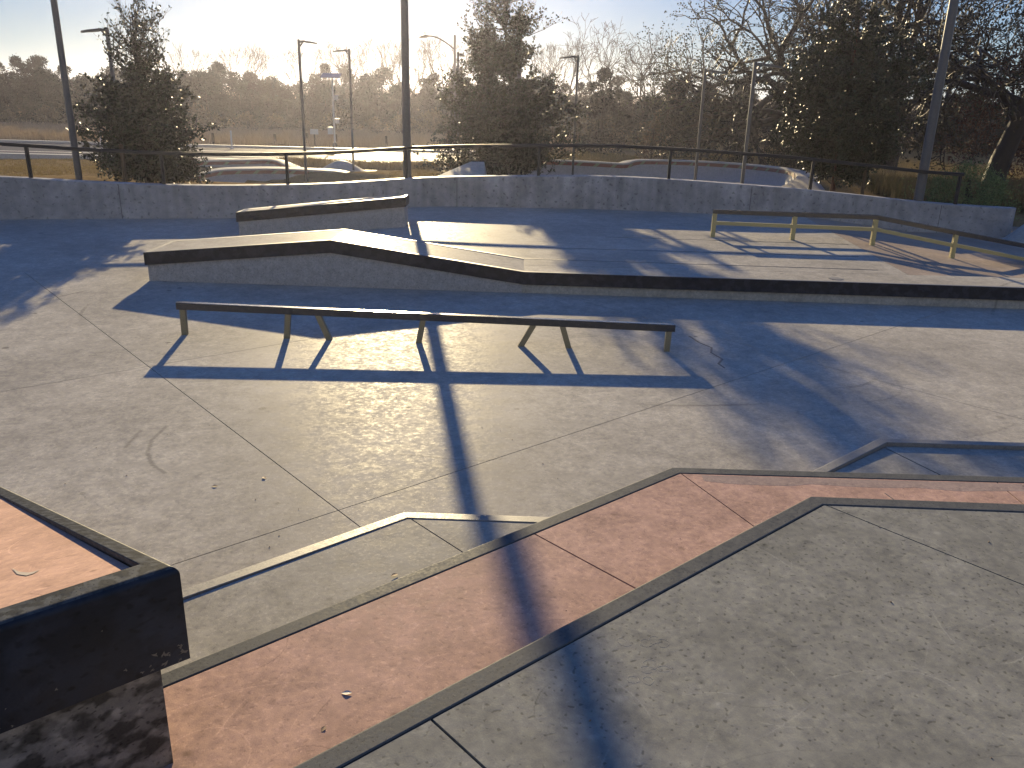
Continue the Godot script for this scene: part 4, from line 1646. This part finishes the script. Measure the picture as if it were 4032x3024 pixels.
func big_oak(called: String, label: String, at: Vector3, trunk: PackedVector3Array, r0: float, limbs: Array, level: int, leaf_n: int, leaf_col: Color, seed_: int) -> void:
	rng.seed = seed_
	var o := thing(called, label, "old oak tree", at)
	var tm := MB.new()
	var rr := PackedFloat32Array()
	for i in trunk.size(): rr.append(lerpf(r0 * 1.25, r0 * 0.72, float(i) / (trunk.size() - 1)))
	tm.tube(trunk, rr, 12)
	part("trunk", tm, M.bark, o)
	var bm := MB.new()
	var tips := PackedVector3Array()
	for l in limbs:
		var d: Vector3 = l[1]
		grow(bm, l[0], d.normalized(), l[2], l[3], level, 0.42, 0.75, l[4], tips, 0.014)
	part("branches", bm, M.bark, o)
	var cr := MB.new()
	cr.colored = true
	for t in tips:
		var tone := rng.randf_range(0.6, 1.4)
		for k in leaf_n:
			var d := rand_dir()
			cr.col = Color(leaf_col.r * tone, leaf_col.g * tone * rng.randf_range(0.85, 1.1), leaf_col.b * tone)
			leaf_quad(cr, t + rand_dir() * rng.randf_range(0.05, 0.5), d, d.cross(rand_dir()).normalized(), rng.randf_range(0.08, 0.15), rng.randf_range(0.025, 0.045))
	if tips.size() and leaf_n: part("crown", cr, M.needle, o)


# evergreen of the woods: a lumpy crown of many small leaf faces
func evergreen(called: String, label: String, at: Vector3, h: float, w: float, count: int, size: float, tint: Color, seed_: int, group: String) -> Node3D:
	rng.seed = seed_
	var o := thing(called, label, "evergreen tree", at, group)
	var tm := MB.new()
	tm.tube(PackedVector3Array([Vector3(0, -0.2, 0), Vector3(0.06, h * 0.4, 0), Vector3(0, h * 0.8, 0)]), PackedFloat32Array([0.12, 0.09, 0.03]), 7)
	part("trunk", tm, M.bark, o)
	var lobes := []
	for i in 26:
		var y := h * rng.randf_range(0.10, 0.97)
		var t := y / h
		var rad := w * 0.5 * (sin(PI * clampf(t * 0.75 + 0.22, 0, 1)) * 0.9 + 0.1) * rng.randf_range(0.3, 0.9)
		var a := rng.randf() * TAU
		lobes.append([Vector3(cos(a) * rad, y, sin(a) * rad), rng.randf_range(0.28, 0.55) * w * 0.42 * (1.1 - 0.65 * t), rng.randf_range(0.65, 1.4)])
	var cr := MB.new()
	cr.colored = true
	for i in count:
		var l: Array = lobes[rng.randi() % lobes.size()]
		var dir := rand_dir()
		var p: Vector3 = l[0] + dir * l[1] * rng.randf_range(0.5, 1.1) * (1.0 if rng.randf() < 0.82 else rng.randf_range(1.15, 1.7))
		if rng.randf() < 0.12: p.y += rng.randf() * 0.35 * l[1]
		if p.y < 0.0: p.y = rng.randf() * 0.3
		var d := (dir + Vector3.UP * 0.5 + rand_dir() * 0.8).normalized()
		var k: float = l[2] * rng.randf_range(0.8, 1.2)
		cr.col = Color(tint.r * k, tint.g * k, tint.b * k)
		leaf_quad(cr, p, d, d.cross(rand_dir()).normalized(), size * rng.randf_range(0.7, 1.4), size * rng.randf_range(0.16, 0.3))
	part("crown", cr, M.needle, o)
	return o


func place_of(ratio: float) -> String:
	for w in [[-0.50, "left of the far left pole"], [-0.37, "behind the left oak"], [-0.24, "between the left oak and the lamp posts"], [-0.13, "behind the two lamp posts and the solar beacon"], [-0.06, "just right of the tall middle pole"], [0.08, "behind the middle oak"], [0.19, "right of the middle oak"], [0.28, "behind the right lamp posts"], [0.44, "behind the right oak"]]:
		if ratio < w[0]:
			return w[1]
	return "at the far right under the old oaks"


func trees() -> void:
	var green := Color(0.034, 0.038, 0.021)
	young_oak("young_oak", "young oak with thin bare top twigs at the left behind the railing", Vector3(-8.62, 0.42, -19.9), 4.1, [[0.12, 1.05], [0.5, 1.28], [1.3, 1.35], [1.8, 1.18], [2.35, 0.85], [2.75, 0.62], [3.2, 0.70], [3.7, 0.62], [4.1, 0.35]], 185, 16, 15, 1.75, 21, M.bark, green)
	young_oak("young_oak", "tallest young oak with a wide loose crown in the middle behind the railing", Vector3(-0.50, 0.0, -28.8), 6.6, [[0.2, 1.95], [1.0, 2.4], [2.2, 2.35], [3.1, 1.95], [3.9, 1.5], [4.8, 1.2], [5.8, 0.95], [6.6, 0.5]], 310, 19, 14, 2.4, 22, M.bark, Color(0.036, 0.038, 0.022), 0.72, 0.62, 1.25)
	young_oak("young_oak", "dense dark young oak on a reddish trunk at the right behind the railing", Vector3(9.0, 0.15, -24.2), 5.6, [[0.85, 0.6], [1.25, 1.4], [2.0, 1.85], [3.0, 1.9], [4.0, 1.5], [4.8, 1.05], [5.6, 0.4]], 230, 19, 17, 1.2, 23, M.bark_red, Color(0.030, 0.037, 0.019), 0.84, 1.0, 1.12)
	# old gnarled oaks at the right
	big_oak("gnarled_oak", "old gnarled oak with crooked limbs reaching left above the right lamp posts", Vector3(13.4, -0.5, -42.0), PackedVector3Array([Vector3(0, -0.3, 0), Vector3(0.2, 1.3, 0), Vector3(-0.1, 2.6, 0.1), Vector3(0.2, 3.8, 0)]), 0.42,
		[[Vector3(-0.1, 2.3, 0.1), Vector3(-1.0, 0.35, 0.2), 2.6, 0.24, 0.0], [Vector3(-0.1, 2.5, 0.1), Vector3(-1.0, 0.08, -0.1), 2.7, 0.2, 0.0], [Vector3(0.0, 3.3, 0.1), Vector3(-1.0, 0.5, 0.25), 2.9, 0.22, 0.01], [Vector3(-0.1, 2.9, 0.1), Vector3(-1.0, 0.75, -0.2), 2.8, 0.24, 0.03], [Vector3(0.1, 3.5, 0), Vector3(-0.45, 1.0, 0.2), 2.8, 0.24, 0.06], [Vector3(0.2, 3.7, 0), Vector3(0.5, 1.0, 0.1), 2.8, 0.24, 0.06], [Vector3(0.1, 3.2, 0), Vector3(1.0, 0.6, -0.1), 2.8, 0.22, 0.02], [Vector3(0, 3.0, 0), Vector3(0.1, 0.5, 1.0), 2.2, 0.2, 0.03], [Vector3(0, 3.0, 0), Vector3(0.1, 0.5, -1.0), 2.2, 0.2, 0.03]], 5, 13, Color(0.045, 0.05, 0.03), 31)
	big_oak("gnarled_oak", "old oak with a leaning dark trunk at the far right edge", Vector3(15.6, -0.1, -27.6), PackedVector3Array([Vector3(-0.35, -0.3, 0), Vector3(-0.1, 1.2, 0), Vector3(0.25, 2.5, 0), Vector3(0.5, 3.6, 0.1)]), 0.30,
		[[Vector3(0.2, 2.4, 0), Vector3(-1.0, 0.55, 0.2), 2.0, 0.17, 0.0], [Vector3(0.3, 2.9, 0), Vector3(-0.8, 0.9, -0.3), 2.2, 0.17, 0.03], [Vector3(0.5, 3.5, 0.1), Vector3(-0.2, 1.0, 0.1), 2.2, 0.18, 0.05], [Vector3(0.5, 3.4, 0.1), Vector3(0.9, 0.8, 0.2), 2.2, 0.18, 0.03], [Vector3(0.4, 3.0, 0.0), Vector3(-0.4, 0.7, 1.0), 1.8, 0.15, 0.03]], 5, 12, Color(0.05, 0.046, 0.03), 32)
	big_oak("gnarled_oak", "old oak behind the tall right pole, its limbs filling the sky", Vector3(17.6, -0.5, -41.0), PackedVector3Array([Vector3(0, -0.3, 0), Vector3(0.1, 1.5, 0), Vector3(-0.1, 3.2, 0.1), Vector3(0.0, 4.6, 0)]), 0.42,
		[[Vector3(0, 2.6, 0.1), Vector3(-1.0, 0.5, 0.2), 2.6, 0.22, 0.02], [Vector3(-0.1, 3.4, 0.1), Vector3(-0.7, 1.0, -0.2), 2.8, 0.22, 0.05], [Vector3(0, 4.4, 0), Vector3(-0.1, 1.0, 0.2), 3.0, 0.24, 0.06], [Vector3(0, 4.0, 0), Vector3(0.7, 0.9, 0.1), 2.8, 0.22, 0.05], [Vector3(0, 3.2, 0), Vector3(1.0, 0.5, -0.1), 2.6, 0.2, 0.02], [Vector3(0, 3.3, 0), Vector3(0.1, 0.6, 1.0), 2.2, 0.18, 0.03]], 6, 6, Color(0.045, 0.046, 0.03), 33)
	# leafy red-brown oak hanging low at the right edge
	evergreen("russet_oak", "russet leaved oak low at the right edge beneath the leaning trunk", Vector3(19.0, -0.2, -34.0), 5.0, 5.2, 9000, 0.13, Color(0.075, 0.036, 0.024), 36, "")
	# woods beyond the road: dark evergreens, several shapes placed in three uneven rows
	var protos: Array[Node3D] = []
	var lab := "dark evergreen in the dense tree line beyond the road"
	var grp := "dark evergreens of the far tree line"
	for i in 5:
		protos.append(evergreen("evergreen_tree", lab, Vector3.ZERO, [4.4, 4.9, 4.1, 5.2, 4.6][i], [3.6, 3.2, 4.2, 3.4, 4.6][i], 7500, 0.17, [Color(0.020, 0.028, 0.023), Color(0.028, 0.030, 0.024), Color(0.017, 0.027, 0.024), Color(0.030, 0.029, 0.026), Color(0.020, 0.026, 0.022)][i], 50 + i, grp))
	var count := 0
	var r := RandomNumberGenerator.new()
	r.seed = 77
	for row in 3:
		var x := -50.0 + row * 0.8
		while x < 50.0:
			var z := -71.5 - row * 4.4 - r.randf_range(-1.2, 1.2) + 0.02 * x
			if x > 4.0: z += minf((x - 4.0) * 0.6, 12.0)
			var s := r.randf_range(0.84, 1.12) * (0.92 + row * 0.08)
			if x > 4.0: s *= 0.92
			var kind := r.randi() % 5
			var at := Vector3(x, -0.7, z)
			var where := place_of(x / -z)
			var text := "%s evergreen %s" % [["dark front row", "taller second row", "rearmost"][row], where]
			if count < 5 and row == 0:
				protos[count].position = at
				protos[count].scale = Vector3.ONE * s
				protos[count].set_meta("label", text)
			else:
				dup(protos[kind], at, r.randf() * TAU, s, text)
			count += 1
			x += r.randf_range(2.1, 3.1)
	# lone evergreens nearer at the right
	dup(protos[1], Vector3(10.2, -0.45, -39.5), 0.4, 0.36, "small dark cone shaped evergreen left of the right oak").set_meta("group", "small evergreens in the field")
	dup(protos[0], Vector3(12.6, -0.5, -41.0), 1.4, 0.55, "small round evergreen touching the left side of the right oak").set_meta("group", "small evergreens in the field")
	dup(protos[4], Vector3(8.6, -0.6, -48.0), 2.0, 0.95, "broad dark evergreen behind the lamp post before the woods").set_meta("group", "small evergreens in the field")
	dup(protos[2], Vector3(11.5, -0.6, -52.0), 1.0, 1.0, "dark evergreen under the reaching limbs of the gnarled oak").set_meta("group", "small evergreens in the field")
	dup(protos[3], Vector3(4.8, -0.6, -50.0), 1.7, 0.92, "dark evergreen right of the middle oak").set_meta("group", "small evergreens in the field")
	# bare trees over the woods
	var bl := ["pale bare tree over the woods right of the left oak", "bare tree over the woods under the sun glare", "spreading bare tree just left of the tall middle pole", "bare tree just right of the tall middle pole", "bare tree behind the curved street light", "thin bare tree left of the middle oak top", "tall crooked bare tree right of the middle oak", "bare tree with a bowed limb farther right of the middle oak", "small crooked bare tree left of the gnarled oak"]
	var bp := [[-26.0, -82.0, 8.0], [-16.8, -83.0, 8.3], [-14.2, -80.0, 8.6], [-10.8, -82.0, 8.8], [-7.4, -81.0, 9.0], [-4.2, -84.0, 9.0], [6.3, -62.0, 8.0], [9.0, -62.5, 7.4], [12.7, -64.0, 6.4]]
	for i in bl.size():
		var g: bool = i >= 6
		bare_tree("bare_tree", bl[i], Vector3(bp[i][0], -0.6, bp[i][1]), bp[i][2] * (0.9 if g else 0.80), 5, 0.34 if g else 0.16, 0.66 if g else 0.55, 0.03 if g else 0.10, 90 + i, "bare winter trees over the woods")
	var src: Node3D = get_node("bare_tree_004")
	for q in [[-21.5, -86.0, 0.9, "faint bare tree crown between the two left lamp posts"], [-32.0, -85.0, 0.85, "faint bare tree behind the left oak"], [1.7, -85.0, 1.0, "bare tree hidden behind the middle oak crown"], [4.2, -79.0, 1.0, "bare tree at the right shoulder of the middle oak"], [15.5, -66.0, 0.8, "bare tree seen through the limbs of the gnarled oak"]]:
		dup(src, Vector3(q[0], -0.6, q[1]), q[0] * 0.7, q[2], q[3])
	# young tree with brown leaves in the weeds
	young_oak("sapling", "small brown leaved sapling in the weeds right of the middle oak", Vector3(5.75, -0.25, -37.0), 2.9, [[0.5, 0.3], [0.9, 0.75], [1.5, 0.7], [2.0, 0.4], [2.4, 0.1]], 40, 6, 7, 0.3, 24, M.bark, Color(0.11, 0.08, 0.05))
	# tree stakes
	for q in [[-8.68, -18.75, "left", 0.5], [9.6, -23.6, "right", 0.3]]:
		var o := thing("tree_stake", "wooden stake beside the trunk of the %s oak" % q[2], "stake", Vector3(q[0], q[3], q[1]), "stakes beside the young oaks")
		var mb := MB.new()
		mb.tube(PackedVector3Array([Vector3(0, -0.1, 0), Vector3(0, 0.95, 0)]), PackedFloat32Array([0.05, 0.045]), 8)
		part("stake", mb, M.post, o)


func tuft(blades: int, h: float, spread: float, w: float, c0: Color, c1: Color, seed_: int) -> ArrayMesh:
	rng.seed = seed_
	var mb := MB.new()
	mb.colored = true
	for i in blades:
		var a := rng.randf() * TAU
		var base := Vector3(cos(a), 0, sin(a)) * spread * rng.randf()
		var lean := Vector3(rng.randf_range(-1, 1), 0, rng.randf_range(-1, 1)) * h * 0.32
		var hh := h * rng.randf_range(0.55, 1.1)
		var s := Vector3(cos(a * 3.0), 0, sin(a * 3.0)) * w
		mb.col = c0.lerp(c1, rng.randf())
		var nn := s.cross(Vector3.UP).normalized()
		var m1 := base + lean * 0.35 + Vector3.UP * hh * 0.6
		var tip := base + lean + Vector3.UP * hh
		mb.tri(base - s, base + s, m1 + s * 0.7, nn)
		mb.tri(base - s, m1 + s * 0.7, m1 - s * 0.7, nn)
		mb.tri(m1 - s * 0.7, m1 + s * 0.7, tip, nn)
	return mb.mesh(M.grass)


func scatter(called: String, label: String, category: String, mesh: Mesh, spots: Array) -> void:
	var mm := MultiMesh.new()
	mm.transform_format = MultiMesh.TRANSFORM_3D
	mm.mesh = mesh
	mm.instance_count = spots.size()
	for i in spots.size():
		mm.set_instance_transform(i, spots[i])
	var o := MultiMeshInstance3D.new()
	o.name = numbered(called)
	o.multimesh = mm
	add_child(o)
	tag(o, label, category, "", "stuff")


func undergrowth() -> void:
	var r := RandomNumberGenerator.new()
	r.seed = 303
	var spots := []
	for i in 6400:      # tall dry field beyond the road
		var x := r.randf_range(-58.0, 6.0)
		var z := -53.4 - pow(r.randf(), 0.8) * 17.5 - 0.02 * x
		spots.append(Transform3D(Basis(Vector3.UP, r.randf() * TAU).scaled(Vector3.ONE * r.randf_range(0.7, 1.2)), Vector3(x, land(x, z) - 0.03, z)))
	scatter("tall_grass", "tall tawny dry grass field beyond the road", "grass", tuft(26, 0.62, 0.42, 0.014, Color(0.25, 0.18, 0.125), Color(0.36, 0.27, 0.19), 61), spots)
	spots = []
	for i in 3600:      # tawny field at the right
		var x := r.randf_range(12.0, 44.0)
		var z := r.randf_range(-64.0, -34.0)
		spots.append(Transform3D(Basis(Vector3.UP, r.randf() * TAU).scaled(Vector3.ONE * r.randf_range(0.6, 1.15)), Vector3(x, land(x, z) - 0.03, z)))
	scatter("field_grass", "tawny dry grass field at the right under the oaks", "grass", tuft(24, 0.6, 0.4, 0.014, Color(0.20, 0.155, 0.095), Color(0.30, 0.235, 0.15), 62), spots)
	spots = []
	for i in 4200:      # weeds and brush behind the wall at the right
		var x := r.randf_range(7.6, 24.0)
		var z := r.randf_range(-36.0, -19.6)
		if x < 10.4 and z > -31.0: continue
		if z > -21.0 and x > 10.2: continue
		spots.append(Transform3D(Basis(Vector3.UP, r.randf() * TAU).scaled(Vector3.ONE * r.randf_range(0.5, 1.25)), Vector3(x, land(x, z) - 0.03, z)))
	scatter("weeds", "brown and green weeds behind the wall at the right", "weeds", tuft(26, 0.5, 0.34, 0.012, Color(0.06, 0.064, 0.032), Color(0.12, 0.09, 0.055), 63), spots)
	spots = []
	for i in 2600:      # weeds in the middle, past the right bowl
		var x := r.randf_range(-1.0, 12.0)
		var z := r.randf_range(-50.0, -36.0)
		spots.append(Transform3D(Basis(Vector3.UP, r.randf() * TAU).scaled(Vector3.ONE * r.randf_range(0.5, 1.1)), Vector3(x, land(x, z) - 0.03, z)))
	scatter("meadow_weeds", "mixed dry weeds beyond the right bowl", "weeds", tuft(24, 0.52, 0.36, 0.012, Color(0.09, 0.08, 0.042), Color(0.19, 0.145, 0.085), 64), spots)
	spots = []
	for i in 1500:      # weeds on the near verge of the road in the middle
		var x := r.randf_range(-11.0, -1.0)
		var z := r.randf_range(-40.3, -37.6)
		spots.append(Transform3D(Basis(Vector3.UP, r.randf() * TAU).scaled(Vector3.ONE * r.randf_range(0.5, 1.0)), Vector3(x, land(x, z) - 0.03, z)))
	scatter("verge_weeds", "thin weeds on the near side of the road left of the middle oak", "weeds", tuft(22, 0.5, 0.34, 0.011, Color(0.14, 0.105, 0.06), Color(0.26, 0.18, 0.10), 65), spots)
	spots = []
	for i in 5200:      # short turf
		var x := r.randf_range(-30.0, 3.0)
		var z := r.randf_range(-40.2, -19.3)
		if x > -13.8 and x < -4.8 and z > -37.5: continue
		spots.append(Transform3D(Basis(Vector3.UP, r.randf() * TAU).scaled(Vector3.ONE * r.randf_range(0.6, 1.2)), Vector3(x, land(x, z) - 0.01, z)))
	scatter("turf_grass", "short mown dry turf between the wall and the road", "grass", tuft(20, 0.08, 0.3, 0.010, Color(0.20, 0.145, 0.07), Color(0.29, 0.21, 0.11), 66), spots)
	# shrubs along the foot of the woods
	var first: Node3D = null
	for i in 34:
		var x := -52.0 + i * 2.35 + r.randf_range(-0.8, 0.8)
		var z := -69.0 + r.randf_range(-1.0, 1.0)
		if x > 4.0: z += 8.0
		var lbl := "dull brown shrub before the evergreens " + place_of(x / -z)
		if first == null:
			first = evergreen("shrub", lbl, Vector3(x, -0.65, z), 1.6, 2.6, 1500, 0.15, Color(0.085, 0.07, 0.048), 70, "shrubs at the foot of the far tree line")
			first.set_meta("category", "shrub")
		else:
			dup(first, Vector3(x, -0.65, z), r.randf() * TAU, r.randf_range(0.7, 1.3), lbl)
	# bright bush by the right end of the wall
	var b := evergreen("green_bush", "leafy green bush behind the right end of the curved wall", Vector3(10.75, 0.15, -20.3), 1.15, 2.8, 9000, 0.05, Color(0.10, 0.135, 0.055), 71, "")
	b.set_meta("category", "bush")
	b = evergreen("green_bush", "dark bush half hidden by the lower right of the right oak", Vector3(10.4, 0.0, -29.5), 1.5, 1.6, 3000, 0.06, Color(0.045, 0.06, 0.03), 72, "")
	b.set_meta("category", "bush")
	# grass berm right of the bright bowl end
	var mb := MB.new()
	var a := Vector3(9.7, 0.58, -27.3)
	var c := Vector3(10.3, 0.12, -23.1)
	mb.quad(a, c, c + Vector3(-0.9, -0.5, 0.2), a + Vector3(-0.6, -0.7, 0.5), Vector3(-0.5, 1, 0.2))
	mb.quad(a, c, c + Vector3(2.2, -0.3, -0.3), a + Vector3(2.2, -0.5, -0.5), Vector3(0.3, 1, -0.2))
	structure("grass_berm", mb, M.turf)


func small_things() -> void:
	# a curled dead leaf on the red step and bits of litter
	var data := [[Vector3(-0.52, 0.729, -2.25), 0.017, "curled dead leaf on the red step beside the sloping ledge"], [Vector3(-0.56, 0.729, -2.085), 0.012, "tiny brown crumb near the bottom of the red step"], [Vector3(-1.335, 0.325, -3.055), 0.035, "crumpled dry leaf on the lowest step beside the sloping ledge"], [Vector3(-0.56, 0.345, -3.58), 0.02, "small dead leaf at the steel edge of the red step"], [Vector3(-1.75, 0.001, -5.35), 0.022, "small brown leaf on the open floor near the joint"], [Vector3(-2.05, 0.001, -5.2), 0.02, "small dry leaf on the open floor left of the joint"]]
	var k := 0
	for d in data:
		rng.seed = 500 + k
		var o := thing("dead_leaf", d[2], "dead leaf", d[0], "dry leaves on the concrete")
		var mb := MB.new()
		var s: float = d[1]
		var rows := 5
		for i in rows:
			for j in 3:
				var q: Array[Vector3] = []
				for c in [[i, j], [i + 1, j], [i + 1, j + 1], [i, j + 1]]:
					var t: float = c[0] / float(rows)
					var w: float = sin(PI * clampf(t, 0.04, 0.96)) * 0.62
					var v: float = c[1] / 3.0 * 2.0 - 1.0
					q.append(Vector3((t - 0.5) * 2.0, absf(v) * 0.28 * w + 0.10 + 0.12 * t * t, v * w).rotated(Vector3.UP, k * 1.3) * s)
				mb.quad(q[0], q[1], q[2], q[3], Vector3.UP)
		part("blade", mb, M.pale if k == 2 or k == 0 else M.litter, o)
		k += 1
	var spots := []
	var r := RandomNumberGenerator.new()
	r.seed = 12
	for i in 170:
		var x := r.randf_range(-3.5, 4.0)
		var z := r.randf_range(-8.0, -1.3)
		var y := 0.0
		var n1 := Vector2(x, z)
		if z > -2.9 and n1.dot(Vector2(-0.656, -0.755)) < 1.45: y = 1.068
		elif z > -4.0 and n1.dot(Vector2(-0.656, -0.755)) < 2.42: y = 0.727
		elif n1.dot(Vector2(-0.656, -0.755)) < 3.45 and z > -4.1: y = 0.33
		elif n1.dot(Vector2(-0.656, -0.755)) < 3.7 or z > -4.4: continue
		spots.append(Transform3D(Basis(Vector3.UP, r.randf() * TAU).scaled(Vector3.ONE * r.randf_range(0.3, 0.85)), Vector3(x, y + 0.001, z)))
	var g := MB.new()
	g.tube(PackedVector3Array([Vector3(-0.006, 0.001, 0), Vector3(-0.002, 0.003, 0.001), Vector3(0.003, 0.003, 0), Vector3(0.006, 0.001, -0.001)]), PackedFloat32Array([0.0008, 0.0034, 0.003, 0.0008]), 5)
	scatter("grit", "scattered grit and crumbs on the steps and floor", "grit", g.mesh(M.litter), spots)
